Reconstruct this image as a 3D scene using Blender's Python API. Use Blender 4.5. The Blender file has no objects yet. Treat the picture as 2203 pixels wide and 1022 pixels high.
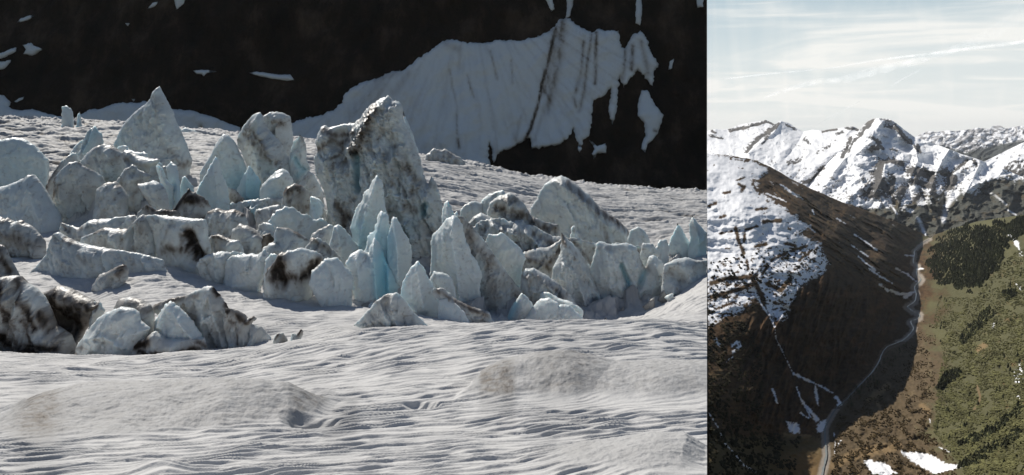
import bpy, math, random
import numpy as np
from mathutils import Vector
from mathutils.geometry import delaunay_2d_cdt

# ------------------------------------------------------------------ camera, sky, sun, exposure
F, CX, HY = 1800.0, 1101.5, 285.0            # focal length, image centre, horizon (photo pixels)
S = bpy.context.scene
COL = S.collection
cam_data = bpy.data.cameras.new('camera')
cam = bpy.data.objects.new('camera', cam_data)
COL.objects.link(cam)
cam.location = (0, 0, 0)
cam.rotation_euler = (math.radians(90), 0, 0)
cam_data.sensor_width = 36.0
cam_data.lens = F / 2203.0 * 36.0
cam_data.shift_y = -(511.0 - HY) / 2203.0
cam_data.clip_start = 0.5
cam_data.clip_end = 200000.0
S.camera = cam

SUN_AZ, SUN_EL = -32.0, 43.0                 # degrees left of the view axis, above the horizon
sv = Vector((math.sin(math.radians(SUN_AZ)) * math.cos(math.radians(SUN_EL)),
             math.cos(math.radians(SUN_AZ)) * math.cos(math.radians(SUN_EL)),
             math.sin(math.radians(SUN_EL))))
sun_data = bpy.data.lights.new('sun', 'SUN')
sun_data.energy = 5.0
sun_data.angle = math.radians(0.55)
sun_data.color = (1.0, 0.945, 0.86)
sun = bpy.data.objects.new('sun', sun_data)
COL.objects.link(sun)
sun.rotation_euler = sv.to_track_quat('Z', 'Y').to_euler()
sun.location = sv * 3000

W = bpy.data.worlds.new('World')
S.world = W
W.use_nodes = True
wn, wl = W.node_tree.nodes, W.node_tree.links
wn.clear()
wo = wn.new('ShaderNodeOutputWorld')
bg = wn.new('ShaderNodeBackground')
bg.inputs['Strength'].default_value = 0.07
sky = wn.new('ShaderNodeTexSky')
sky.sky_type = 'NISHITA'
sky.sun_disc = False
sky.sun_elevation = math.radians(SUN_EL)
sky.sun_rotation = math.radians(SUN_AZ)
sky.altitude = 1200
sky.air_density = 1.0
sky.dust_density = 1.0
sky.ozone_density = 1.0
tc = wn.new('ShaderNodeTexCoord')
def wnode(kind, **kw):
    n = wn.new(kind)
    for k, v in kw.items(): setattr(n, k, v)
    return n
def cloud_layer(scale, rot, nscale, lo, hi, dist=0.6, detail=6):
    mp = wnode('ShaderNodeMapping'); mp.inputs['Scale'].default_value = scale
    mp.inputs['Rotation'].default_value = rot
    wl.new(tc.outputs['Generated'], mp.inputs['Vector'])
    nz = wnode('ShaderNodeTexNoise'); nz.inputs['Scale'].default_value = nscale
    nz.inputs['Detail'].default_value = detail; nz.inputs['Distortion'].default_value = dist
    wl.new(mp.outputs['Vector'], nz.inputs['Vector'])
    mr = wnode('ShaderNodeMapRange'); mr.interpolation_type = 'SMOOTHSTEP'
    mr.inputs['From Min'].default_value = lo; mr.inputs['From Max'].default_value = hi
    wl.new(nz.outputs['Fac'], mr.inputs['Value'])
    return mr.outputs['Result']
c1 = cloud_layer((1.6, 1.6, 16.0), (0, math.radians(-5), 0), 1.7, 0.40, 0.72)
c2 = cloud_layer((9.0, 9.0, 2.2), (math.radians(6), math.radians(12), 0), 2.4, 0.50, 0.80, 1.6, 8)
c3 = cloud_layer((2.5, 2.5, 30.0), (0, math.radians(-8), 0.3), 2.6, 0.50, 0.78, 0.9, 8)
mx = wnode('ShaderNodeMath', operation='MULTIPLY_ADD'); mx.inputs[1].default_value = 0.22
wl.new(c2, mx.inputs[0]); wl.new(c1, mx.inputs[2])
mx2 = wnode('ShaderNodeMath', operation='MULTIPLY_ADD'); mx2.inputs[1].default_value = 0.5; mx2.use_clamp = True
wl.new(c3, mx2.inputs[0]); wl.new(mx.outputs[0], mx2.inputs[2])
def dirmask(vec, lo, hi):
    d = wnode('ShaderNodeVectorMath', operation='DOT_PRODUCT'); d.inputs[1].default_value = vec
    wl.new(tc.outputs['Generated'], d.inputs[0])
    r = wnode('ShaderNodeMapRange'); r.interpolation_type = 'SMOOTHSTEP'
    r.inputs['From Min'].default_value = lo; r.inputs['From Max'].default_value = hi
    wl.new(d.outputs['Value'], r.inputs['Value']); return r.outputs['Result']
side = dirmask((0.42, 0.907, 0.0), 0.55, 0.86)
lowband = dirmask((0, 0, -1), -0.42, -0.06)          # thins out overhead
veil = dirmask((0, 0, -1), -0.16, -0.015)             # pale veil near the horizon
ms_ = wnode('ShaderNodeMath', operation='MULTIPLY'); wl.new(side, ms_.inputs[0]); wl.new(lowband, ms_.inputs[1])
va = wnode('ShaderNodeMath', operation='MULTIPLY_ADD'); va.inputs[1].default_value = 0.62; va.inputs[2].default_value = 0.10; wl.new(veil, va.inputs[0])
vb = wnode('ShaderNodeMath', operation='MULTIPLY_ADD'); vb.inputs[1].default_value = 0.85; vb.use_clamp = True
wl.new(mx2.outputs[0], vb.inputs[0]); wl.new(va.outputs[0], vb.inputs[2])
mx3 = wnode('ShaderNodeMath', operation='MULTIPLY')
wl.new(vb.outputs[0], mx3.inputs[0]); wl.new(ms_.outputs[0], mx3.inputs[1])
cm0 = wnode('ShaderNodeMix', data_type='RGBA'); cm0.inputs[7].default_value = (7.8, 9.6, 10.3, 1)
mv_ = wnode('ShaderNodeMath', operation='MULTIPLY'); mv_.inputs[1].default_value = 0.85; wl.new(ms_.outputs[0], mv_.inputs[0])
wl.new(mv_.outputs[0], cm0.inputs[0]); wl.new(sky.outputs['Color'], cm0.inputs[6])
cm = wnode('ShaderNodeMix', data_type='RGBA')
cm.inputs[7].default_value = (13.4, 13.4, 12.9, 1)
wl.new(mx3.outputs[0], cm.inputs[0]); wl.new(cm0.outputs[2], cm.inputs[6])
wl.new(cm.outputs[2], bg.inputs['Color']); wl.new(bg.outputs['Background'], wo.inputs['Surface'])

S.view_settings.view_transform = 'Standard'
S.view_settings.look = 'None'
S.view_settings.exposure = 0.0
S.view_settings.gamma = 1.0
S.render.engine = 'CYCLES'
S.cycles.max_bounces = 8
S.cycles.volume_bounces = 0

# ------------------------------------------------------------------ numeric helpers
def pts(s):
    return [tuple(float(v) for v in p.split(',')) for p in s.split()]
def P(px, py, D):
    return ((px - CX) / F * D, D, -(py - HY) / F * D)
def ss(a, b, x):
    t = np.clip((x - a) / (b - a), 0, 1)
    return t * t * (3 - 2 * t)
def _hash(ix, iy, seed):
    h = (ix.astype(np.int64) * 374761393 + iy.astype(np.int64) * 668265263 + seed * 982451653) & 0xffffffff
    h = ((h ^ (h >> 13)) * 1274126177) & 0xffffffff
    return (h ^ (h >> 16)) & 0xffffffff
def perlin(x, y, seed=0):
    x0 = np.floor(x); y0 = np.floor(y); fx = x - x0; fy = y - y0
    u = fx ** 3 * (fx * (fx * 6 - 15) + 10); v = fy ** 3 * (fy * (fy * 6 - 15) + 10)
    def g(ix, iy, dx, dy):
        a = _hash(ix, iy, seed) * (2 * np.pi / 4294967296.0)
        return np.cos(a) * dx + np.sin(a) * dy
    n00 = g(x0, y0, fx, fy); n10 = g(x0 + 1, y0, fx - 1, fy)
    n01 = g(x0, y0 + 1, fx, fy - 1); n11 = g(x0 + 1, y0 + 1, fx - 1, fy - 1)
    return ((n00 * (1 - u) + n10 * u) * (1 - v) + (n01 * (1 - u) + n11 * u) * v) * 1.5
def fbm(x, y, oct=4, seed=0, gain=0.5):
    s = 0; a = 1.0; t = 0
    for i in range(oct):
        s = s + a * perlin(x * 2 ** i + 17.3 * i, y * 2 ** i - 9.1 * i, seed + i); t += a; a *= gain
    return s / t
def ridged(x, y, oct=4, seed=0, gain=0.5):
    s = 0; a = 1.0; t = 0
    for i in range(oct):
        s = s + a * (1 - np.abs(perlin(x * 2 ** i + 5.7 * i, y * 2 ** i + 3.3 * i, seed + i)) * 1.6); t += a; a *= gain
    return s / t
def worley(x, y, seed=0):
    x0 = np.floor(x); y0 = np.floor(y); best = np.full(x.shape, 9.0)
    for dx in (-1, 0, 1):
        for dy in (-1, 0, 1):
            h = _hash(x0 + dx, y0 + dy, seed)
            cx = x0 + dx + (h & 0xffff) / 65536.0; cy = y0 + dy + (h >> 16) / 65536.0
            best = np.minimum(best, (cx - x) ** 2 + (cy - y) ** 2)
    return np.sqrt(best)
def worley_cells(x, y, seed=0):
    """random value, and offset to the cell's centre, of the nearest cell"""
    x0 = np.floor(x); y0 = np.floor(y); best = np.full(x.shape, 9.0); rx = np.zeros(x.shape); ry = np.zeros(x.shape); rid = np.zeros(x.shape)
    for dx in (-1, 0, 1):
        for dy in (-1, 0, 1):
            h = _hash(x0 + dx, y0 + dy, seed)
            ex = x0 + dx + (h & 0xffff) / 65536.0 - x; ey = y0 + dy + (h >> 16) / 65536.0 - y
            d = ex * ex + ey * ey; m = d < best
            best = np.where(m, d, best); rx = np.where(m, -ex, rx); ry = np.where(m, -ey, ry); rid = np.where(m, _hash(x0 + dx + 71, y0 + dy + 13, seed) / 4294967296.0, rid)
    return rid, rx, ry
def dist_line(X, Y, pl, closed=False):
    d = np.full(X.shape, 1e9); n = len(pl)
    if n == 1: return np.hypot(X - pl[0][0], Y - pl[0][1])
    for i in range(n if closed else n - 1):
        ax, ay = pl[i]; bx, by = pl[(i + 1) % n]
        ex, ey = bx - ax, by - ay; L = ex * ex + ey * ey + 1e-9
        t = np.clip(((X - ax) * ex + (Y - ay) * ey) / L, 0, 1)
        d = np.minimum(d, np.hypot(X - ax - t * ex, Y - ay - t * ey))
    return d
def inside(X, Y, pl):
    r = np.zeros(X.shape, bool); n = len(pl)
    for i in range(n):
        ax, ay = pl[i]; bx, by = pl[(i + 1) % n]
        if ay == by: continue
        r ^= ((ay > Y) != (by > Y)) & (X < (bx - ax) * (Y - ay) / (by - ay) + ax)
    return r
def sdf(X, Y, pl):
    d = dist_line(X, Y, pl, True)
    return np.where(inside(X, Y, pl), d, -d)
def strokes(X, Y, items):
    """items: (points string, width, strength)"""
    r = np.zeros(X.shape)
    for s, w, a in items:
        d = dist_line(X, Y, pts(s))
        r = np.maximum(r, a * np.exp(-(d / (0.75 * w)) ** 2))
    return r
def lerp(a, b, t):
    return a + (b - a) * t
def mixc(col, c, m):
    return col + (np.asarray(c, float) - col) * m[..., None]

# ------------------------------------------------------------------ mesh helpers
def mesh_np(name, V, faces, mat, attrs=None, colors=None, smooth=True):
    """V (n,3); faces (m,k) int array"""
    me = bpy.data.meshes.new(name)
    n = len(V); m, k = faces.shape
    me.vertices.add(n); me.vertices.foreach_set('co', np.ascontiguousarray(V, dtype=np.float32).ravel())
    me.loops.add(m * k); me.loops.foreach_set('vertex_index', np.ascontiguousarray(faces, dtype=np.int32).ravel())
    me.polygons.add(m)
    me.polygons.foreach_set('loop_start', np.arange(0, m * k, k, dtype=np.int32))
    me.polygons.foreach_set('use_smooth', np.full(m, smooth, dtype=bool))
    me.update(calc_edges=True)
    for an, av in (attrs or {}).items():
        a = me.attributes.new(an, 'FLOAT', 'POINT'); a.data.foreach_set('value', np.ascontiguousarray(av, dtype=np.float32).ravel())
    if colors is not None:
        c4 = np.ones((n, 4), np.float32); c4[:, :3] = colors.reshape(-1, 3)
        a = me.attributes.new('col', 'FLOAT_COLOR', 'POINT'); a.data.foreach_set('color', c4.ravel())
    me.materials.append(mat)
    o = bpy.data.objects.new(name, me)
    COL.objects.link(o)
    return o
def grid_faces(r, c, flip=False):
    i = np.arange(r * c).reshape(r, c)
    q = np.stack([i[:-1, :-1], i[:-1, 1:], i[1:, 1:], i[1:, :-1]], -1).reshape(-1, 4)
    return q[:, ::-1] if flip else q
def tag(o, label, cat, group=None):
    o['label'] = label; o['category'] = cat
    if group: o['group'] = group
    o['kind'] = 'thing'
    return o
def structure(o, kind='structure'):
    o['kind'] = kind
    return o

# ------------------------------------------------------------------ materials
def new_mat(name):
    m = bpy.data.materials.new(name); m.use_nodes = True
    nt = m.node_tree
    return m, nt.nodes, nt.links, nt.nodes['Principled BSDF']
def bump_chain(nd, lk, b, layers, coord='Object'):
    """layers: (scale, distance, detail)"""
    t = nd.new('ShaderNodeTexCoord'); prev = None
    for sc, dist, det in layers:
        nz = nd.new('ShaderNodeTexNoise'); nz.inputs['Scale'].default_value = sc; nz.inputs['Detail'].default_value = det
        lk.new(t.outputs[coord], nz.inputs['Vector'])
        bp = nd.new('ShaderNodeBump'); bp.inputs['Strength'].default_value = 1.0; bp.inputs['Distance'].default_value = dist
        lk.new(nz.outputs['Fac'], bp.inputs['Height'])
        if prev: lk.new(prev.outputs['Normal'], bp.inputs['Normal'])
        prev = bp
    lk.new(prev.outputs['Normal'], b.inputs['Normal'])
def attr(nd, name):
    a = nd.new('ShaderNodeAttribute'); a.attribute_name = name
    return a
def ramp(nd, stops):
    r = nd.new('ShaderNodeValToRGB'); e = r.color_ramp.elements
    while len(e) < len(stops): e.new(0.5)
    for i, (p, c) in enumerate(stops):
        e[i].position = p; e[i].color = (*c, 1)
    return r

def ice_material():
    m, nd, lk, b = new_mat('glacier_ice')
    t = nd.new('ShaderNodeTexCoord')
    d = attr(nd, 'dirt'); bl = attr(nd, 'blue')
    nz = nd.new('ShaderNodeTexNoise'); nz.inputs['Scale'].default_value = 0.9; nz.inputs['Detail'].default_value = 8
    nz.inputs['Roughness'].default_value = 0.65
    lk.new(t.outputs['Object'], nz.inputs['Vector'])
    ma = nd.new('ShaderNodeMath'); ma.operation = 'MULTIPLY_ADD'; ma.inputs[1].default_value = 0.15; ma.inputs[2].default_value = -0.085
    lk.new(nz.outputs['Fac'], ma.inputs[0])
    mm = nd.new('ShaderNodeMath'); mm.operation = 'ADD'; mm.use_clamp = True
    lk.new(ma.outputs[0], mm.inputs[0]); lk.new(d.outputs['Fac'], mm.inputs[1])
    r = ramp(nd, [(0.0, (0.64, 0.69, 0.69)), (0.2, (0.51, 0.53, 0.52)), (0.45, (0.31, 0.30, 0.28)), (0.75, (0.125, 0.105, 0.088)), (1.0, (0.022, 0.016, 0.011))])
    lk.new(mm.outputs[0], r.inputs['Fac'])
    mx = nd.new('ShaderNodeMix'); mx.data_type = 'RGBA'; mx.inputs[7].default_value = (0.22, 0.56, 0.68, 1)
    lk.new(bl.outputs['Fac'], mx.inputs[0]); lk.new(r.outputs['Color'], mx.inputs[6])
    lk.new(mx.outputs[2], b.inputs['Base Color'])
    b.inputs['Roughness'].default_value = 0.42
    b.inputs['IOR'].default_value = 1.31
    inv = nd.new('ShaderNodeMath'); inv.operation = 'MULTIPLY_ADD'; inv.inputs[1].default_value = -1.6; inv.inputs[2].default_value = 0.85; inv.use_clamp = True
    lk.new(mm.outputs[0], inv.inputs[0]); lk.new(inv.outputs[0], b.inputs['Subsurface Weight'])
    b.inputs['Subsurface Radius'].default_value = (0.75, 0.95, 1.05)
    b.inputs['Subsurface Scale'].default_value = 1.1
    bump_chain(nd, lk, b, [(0.35, 0.35, 3), (1.6, 0.13, 6), (6.0, 0.035, 3)])
    return m
def snow_material(name='glacier_snow'):
    m, nd, lk, b = new_mat(name)
    d = attr(nd, 'dirt'); t = nd.new('ShaderNodeTexCoord')
    nz = nd.new('ShaderNodeTexNoise'); nz.inputs['Scale'].default_value = 0.7; nz.inputs['Detail'].default_value = 8; nz.inputs['Roughness'].default_value = 0.7
    lk.new(t.outputs['Object'], nz.inputs['Vector'])
    ma = nd.new('ShaderNodeMath'); ma.operation = 'MULTIPLY_ADD'; ma.inputs[1].default_value = 0.35; ma.inputs[2].default_value = -0.175
    lk.new(nz.outputs['Fac'], ma.inputs[0])
    mm = nd.new('ShaderNodeMath'); mm.operation = 'ADD'; mm.use_clamp = True
    lk.new(ma.outputs[0], mm.inputs[0]); lk.new(d.outputs['Fac'], mm.inputs[1])
    r = ramp(nd, [(0.0, (0.54, 0.536, 0.526)), (0.3, (0.405, 0.404, 0.40)), (0.6, (0.28, 0.276, 0.27)), (0.85, (0.12, 0.10, 0.08)), (1.0, (0.04, 0.03, 0.02))])
    lk.new(mm.outputs[0], r.inputs['Fac']); lk.new(r.outputs['Color'], b.inputs['Base Color'])
    ro = nd.new('ShaderNodeMath'); ro.operation = 'MULTIPLY_ADD'; ro.inputs[1].default_value = -0.15; ro.inputs[2].default_value = 0.72; ro.use_clamp = True
    lk.new(mm.outputs[0], ro.inputs[0]); lk.new(ro.outputs[0], b.inputs['Roughness'])
    b.inputs['Specular IOR Level'].default_value = 0.15
    bump_chain(nd, lk, b, [(1.3, 0.08, 3), (4.0, 0.05, 4), (14.0, 0.02, 2)])
    return m
def rock_material():
    m, nd, lk, b = new_mat('dark_rock')
    t = nd.new('ShaderNodeTexCoord')
    mp = nd.new('ShaderNodeMapping'); mp.inputs['Scale'].default_value = (1, 1, 0.35)
    lk.new(t.outputs['Object'], mp.inputs['Vector'])
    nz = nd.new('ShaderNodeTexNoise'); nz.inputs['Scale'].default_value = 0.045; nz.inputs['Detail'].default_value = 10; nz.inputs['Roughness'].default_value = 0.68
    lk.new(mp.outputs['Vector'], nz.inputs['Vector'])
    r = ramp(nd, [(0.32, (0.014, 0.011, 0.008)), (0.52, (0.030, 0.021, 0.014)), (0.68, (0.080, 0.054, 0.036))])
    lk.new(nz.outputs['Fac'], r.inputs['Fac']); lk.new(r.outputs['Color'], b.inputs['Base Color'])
    b.inputs['Roughness'].default_value = 0.95; b.inputs['Specular IOR Level'].default_value = 0.1
    bump_chain(nd, lk, b, [(0.06, 6.0, 6), (0.4, 1.0, 4)])
    return m
def cliff_snow_material():
    m, nd, lk, b = new_mat('shaded_cliff_snow'[7:])
    d = attr(nd, 'dirt')
    r = ramp(nd, [(0.0, (0.74, 0.75, 0.725)), (0.35, (0.55, 0.53, 0.49)), (0.65, (0.22, 0.185, 0.15)), (1.0, (0.02, 0.015, 0.01))])
    lk.new(d.outputs['Fac'], r.inputs['Fac']); lk.new(r.outputs['Color'], b.inputs['Base Color'])
    b.inputs['Roughness'].default_value = 0.8; b.inputs['Specular IOR Level'].default_value = 0.15
    bump_chain(nd, lk, b, [(0.12, 1.5, 4), (0.7, 0.25, 4)])
    return m
def terrain_material(name, layers, rough=0.9):
    m, nd, lk, b = new_mat(name)
    c = attr(nd, 'col')
    lk.new(c.outputs['Color'], b.inputs['Base Color'])
    b.inputs['Roughness'].default_value = rough; b.inputs['Specular IOR Level'].default_value = 0.12
    bump_chain(nd, lk, b, layers)
    return m
def plain(name, c, rough=0.9, noise=0.25, scale=0.3):
    m, nd, lk, b = new_mat(name)
    t = nd.new('ShaderNodeTexCoord'); nz = nd.new('ShaderNodeTexNoise'); nz.inputs['Scale'].default_value = scale; nz.inputs['Detail'].default_value = 5
    lk.new(t.outputs['Object'], nz.inputs['Vector'])
    r = ramp(nd, [(0.3, tuple(v * (1 - noise) for v in c)), (0.7, tuple(v * (1 + noise) for v in c))])
    lk.new(nz.outputs['Fac'], r.inputs['Fac']); lk.new(r.outputs['Color'], b.inputs['Base Color'])
    b.inputs['Roughness'].default_value = rough; b.inputs['Specular IOR Level'].default_value = 0.2
    return m
ICE = ice_material(); SNOW = snow_material(); ROCK = rock_material(); CSNOW = cliff_snow_material()

BX = 1521.0                                   # right-hand rim of the glacier shelf
# ------------------------------------------------------------------ glacier surface
GD = [40, 50, 70, 95, 115, 130, 150, 170, 190, 205, 220, 240, 260, 300, 360, 430]
GPX = [-200, 0, 270, 500, 800, 1000, 1200, 1400, 1521, 1600]
GT = ['1110 1040 930 830 785 757 775 690 600 560 535 500 465 400 305 250',
      '1110 1040 930 830 785 757 775 690 600 560 535 500 465 400 305 256',
      '1110 1040 930 840 795 770 782 690 620 580 548 488 440 375 300 268',
      '1110 1040 930 838 785 750 755 685 635 605 575 530 470 385 310 287',
      '1110 1040 930 820 755 713 712 690 668 650 625 570 500 405 342 318',
      '1110 1040 930 815 740 698 702 704 696 688 672 630 570 445 377 350',
      '1110 1040 930 810 732 686 698 704 704 702 694 665 610 490 412 392',
      '1110 1040 930 812 738 690 698 700 696 688 668 625 575 495 430 408',
      '1110 1040 930 815 750 712 705 675 640 610 588 560 530 487 437 419',
      '1110 1040 930 815 750 712 705 675 640 610 588 560 530 487 437 419']
GZ = np.array([[-(float(v) - HY) / F * d for v, d in zip(r.split(), GD)] for r in GT])
LD = np.linspace(math.log(40), math.log(430), 1350)
_f = np.array([np.interp(np.exp(LD), GD, r) for r in GZ])
_k = np.exp(-0.5 * (np.arange(-53, 54) / 19.6) ** 2); _k /= _k.sum()
_f = np.array([np.convolve(np.pad(r, 53, mode='reflect', reflect_type='odd'), _k, 'valid') for r in _f])
cpx = np.arange(-200, BX + 0.1, 1.6); cpx[-1] = BX
_fp = np.linspace(-200, 1600, 361)
_g = np.array([np.interp(_fp, GPX, _f[:, j]) for j in range(_f.shape[1])])
_k2 = np.exp(-0.5 * (np.arange(-24, 25) / 9.0) ** 2); _k2 /= _k2.sum()
_g = np.array([np.convolve(np.pad(r, 24, mode='edge'), _k2, 'valid') for r in _g])
Zb = np.array([np.interp(cpx, _fp, r) for r in _g])
DD = np.repeat(np.exp(LD)[:, None], len(cpx), 1)
PX = np.repeat(cpx[None, :], len(LD), 0)
X = (PX - CX) / F * DD
H = np.zeros_like(DD)
rip = np.ones_like(DD); dirt = np.full_like(DD, 0.02)
def top(s, sh=0): a = pts(s); return np.interp(PX + sh, [p[0] for p in a], [p[1] for p in a])
wob = 2.2 * fbm(X / 6, DD / 9, 3, 5)
# long dirty hump, lower left
fr = np.interp(PX, [0, 200, 480, 620, 715], [58, 61, 65, 69, 76])
g = ss(0, 17, DD + wob - fr) * (1 - ss(78.5, 86, DD + wob * 0.6))
tA = top('0,0 30,.6 90,2.0 180,2.9 300,3.1 400,3.4 520,3.8 600,4.1 650,3.9 685,2.9 712,0', 16 * fbm(X / 5, DD / 5, 3, 6) - 5 * (DD - 78))
H += tA * g; mA = ss(0.12, 0.8, tA * g); rip *= 1 - 0.85 * mA; dirt += (0.38 + .30 * fbm(X / 1.2, DD / .9, 5, 91, .65)) * mA
# hump with a steep left end, middle right
g = ss(80, 92, DD + wob) * (1 - ss(93.5, 103, DD + wob * 0.6))
tB = top('1000,0 1028,1.7 1060,2.3 1120,2.9 1190,3.1 1240,2.6 1300,1.9 1400,2.0 1521,2.3', 14 * fbm(X / 4, DD / 4, 3, 8) - 5 * (DD - 88))
H += tB * g; mB = ss(0.12, 0.8, tB * g); rip *= 1 - 0.85 * mB; dirt += (0.34 + .30 * fbm(X / 1.2, DD / .9, 5, 92, .65)) * mB
# hump cut by the frame, lower right; small one at lower middle
g = ss(49, 58, DD + wob * 0.5) * (1 - ss(59, 63.5, DD + wob * 0.3))
tC = top('1110,0 1250,.8 1400,1.6 1470,1.6 1521,.7', 20 * fbm(X / 4, DD / 4, 3, 8))
H += tC * g; mC = ss(0.1, 0.7, tC * g); rip *= 1 - 0.85 * mC; dirt += 0.28 * mC
H += 0.7 * np.exp(-((PX - 345) / 60) ** 2 - ((DD - 52.5) / 2.0) ** 2)
H += 2.2 * np.exp(-((PX - 330) / 110) ** 2 - ((DD - 201) / 12.0) ** 2) - 1.6 * np.exp(-((PX - 190) / 50) ** 2 - ((DD - 186) / 7.0) ** 2) + 1.2 * np.exp(-((PX - 60) / 90) ** 2 - ((DD - 183) / 9.0) ** 2)
# melt hollows
def pit(px, D, rx, rd, depth):
    q = np.hypot((PX - px) / rx, (DD - D) / rd) + 0.18 * fbm(X / 2.5, DD / 2.5, 2, 9)
    return -depth * (1 - ss(0.45, 1.0, q))
H += pit(665, 73.0, 70, 2.4, 0.9) + pit(905, 80, 45, 2.0, 0.9)
pits = np.minimum(1, -(pit(672, 73.5, 80, 5, 1) + pit(905, 80, 60, 4, 1)))
dirt += strokes(PX, DD, [('720,73 760,76', 16, .32), ('60,62 100,70', 45, .3), ('735,70 700,69', 12, .25), ('640,82 700,84', 25, .2), ('1180,92 1250,94', 50, .2), ('1040,86 1075,84 1100,83', 14, .35)])
# drifts and swells
H += 0.9 * fbm(X / 16, DD / 22, 3, 21) * ss(75, 120, DD)
smooth_patch = np.exp(-((PX - 1290) / 190) ** 4 - ((DD - 82) / 4.5) ** 4)
rip *= 1 - 0.7 * smooth_patch
# suncups: bowls with sharp crests, stretched along the slope
wx = X + 1.3 * fbm(X / 7, DD / 7, 2, 31); wy = DD + 1.3 * fbm(X / 8 + 40, DD / 8, 2, 33)
ca, sa = math.cos(math.radians(26)), math.sin(math.radians(26))
ru = (wx * ca + wy * sa); rv = (-wx * sa + wy * ca)
def crest(u, v, seed):                       # broken wavelets: steep on the near side, gently hollow behind
    p = v + 0.38 * perlin(u / 1.6, v / 3.0, seed) + 0.22 * perlin(u * 1.2, v / 1.3, seed + 1)
    i = np.floor(p); p = p - i
    h = np.where(p < .30, ss(0, .30, p), (1 - (p - .30) / .70) ** 1.3)
    k = ss(-.35, .35, perlin(u * .9 + i * 7.31, i * 3.71, seed + 2))
    return h * (.45 + .6 * k)
near_ = crest(ru / 3.8, rv / 1.02, 61) + 0.30 * crest(ru / 2.5 + 3, rv / 0.9, 65)
mid_ = crest(ru / 5.0, rv / 1.45, 71) + 0.35 * crest(ru / 3.5 + 3, rv / 1.4, 75)
far = ss(150, 230, DD)
rpl = lerp(near_ * 0.27, mid_ * 0.38, ss(75, 110, DD))
f1 = worley(ru / 2.6, rv / 1.3, 3)
amp = lerp(1.0, 0.55, far) * (0.75 + 0.4 * ss(-0.35, 0.3, fbm(X / 14, DD / 18, 3, 71)))
H += rip * amp * (rpl + 0.16 * f1 ** 2)
# wet glazed texture on the humps
glz = np.clip(mA + mB + mC, 0, 1)
H += glz * (0.07 * ridged(ru / 2.6, rv / 1.6, 3, 41) + 0.10 * fbm(X * 1.4, DD * 1.4, 4, 45, .65) + 0.06 * ridged((X * .6 - DD * .8) / 5.0, (X * .8 + DD * .6) / 1.3, 3, 47))
# rubble and pressure ridges beyond the towers
zr = ss(255, 300, DD)
gro = ridged(X / 34 + DD / 60, DD / 6.5, 5, 51)
H += zr * (3.0 * (gro - 0.45) + 0.30 * fbm(X / 3.0, DD / 1.6, 3, 53))
left_back = zr * (1 - ss(250, 420, PX)); H += left_back * 2.4 * (ridged(X / 30, DD / 9, 5, 57) - 0.45)
edge = ss(395, 428, DD) ; H += edge * 2.6 * np.abs(fbm(X / 4.0, DD / 6.0, 4, 59))
mid = ss(160, 200, DD) * (1 - zr); H += mid * 0.9 * fbm(X / 5, DD / 5, 4, 63)
fr_ = np.interp(PX, [60, 130, 300, 420, 560, 700, 900, 1200, 1440, 1521], [300, 246, 244, 212, 200, 192, 194, 200, 226, 300])
brk = ss(0, 7, DD - fr_ + 3 * fbm(X / 4, DD / 4, 3, 67)) * (1 - ss(258, 276, DD))
bid, box_, boy = worley_cells(X / 3.4 + .4 * fbm(X / 3, DD / 3, 2, 68), DD / 3.0, 69)
H += brk * (1.0 + 4.4 * bid ** 1.6 + 1.3 * box_ * (bid * 9.1 % 1 - .5) * 2 + 1.3 * boy * (bid * 5.3 % 1 - .3) * 2 + 0.35 * ridged(X / 1.4, DD / 1.4, 3, 70))
dirt += brk * (0.16 + 0.5 * np.clip(fbm(X / 4, DD / 4, 4, 72), 0, 1))
dirt += 0.16 * np.clip(fbm(X / 9, DD / 5, 5, 81) + 0.05, 0, 1) * ss(110, 150, DD) + zr * (0.10 + 0.4 * ss(.62, .38, gro + .15 * fbm(X / 4, DD / 3, 3, 58))) + zr * 0.5 * np.clip(fbm(X / 16, DD / 5, 5, 83) + 0.04, 0, 1) + left_back * (0.06 + 0.6 * np.clip(fbm(X / 9, DD / 7, 5, 85) + .05, 0, 1))
dirt += 0.10 * np.clip(fbm(X / 5, DD / 4, 5, 87), 0, 1)
Z = Zb + H
glacier = mesh_np('glacier', np.stack([X, DD, Z], -1).reshape(-1, 3), grid_faces(*DD.shape), SNOW, {'dirt': dirt})
structure(glacier)
def ground_z(px, D):
    j = np.interp(math.log(D), LD, np.arange(len(LD))); i = np.interp(px, cpx, np.arange(len(cpx)))
    return Zb[int(round(j)), int(round(i))]

# ------------------------------------------------------------------ dark headwall behind the glacier
def cliff_D(px, py, rough=True):
    d = 642 - py * 0.18 + 14 * fbm(px / 420.0 + 3, py / 500.0, 2, 101)
    if rough:
        d = d - 9 * (ridged(px / 150.0, py / 230.0, 5, 105) - 0.5) - 4 * fbm(px / 60.0 + py / 110.0, py / 60.0, 4, 107)
    return d
kx = np.concatenate([np.arange(-220, BX, 5.0), [BX]]); ky = np.concatenate([np.arange(-34, 480, 5.0)])[::-1]
KX, KY = np.meshgrid(kx, ky)
KD = cliff_D(KX, KY)
V = np.stack(P(KX, KY, KD), -1)
back = []
for dy, dz in ((6, 3), (30, 6), (90, 2), (200, -120), (420, -420), (700, -800)):   # the top of the wall and the far side of the mountain
    b = V[-1].copy(); b[:, 1] += dy; b[:, 2] += dz; b[:, 0] *= 1 + dy / 640.0; back.append(b)
V = np.concatenate([V, np.array(back)], 0)
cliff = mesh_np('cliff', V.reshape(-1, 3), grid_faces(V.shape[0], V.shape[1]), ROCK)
structure(cliff)
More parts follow.
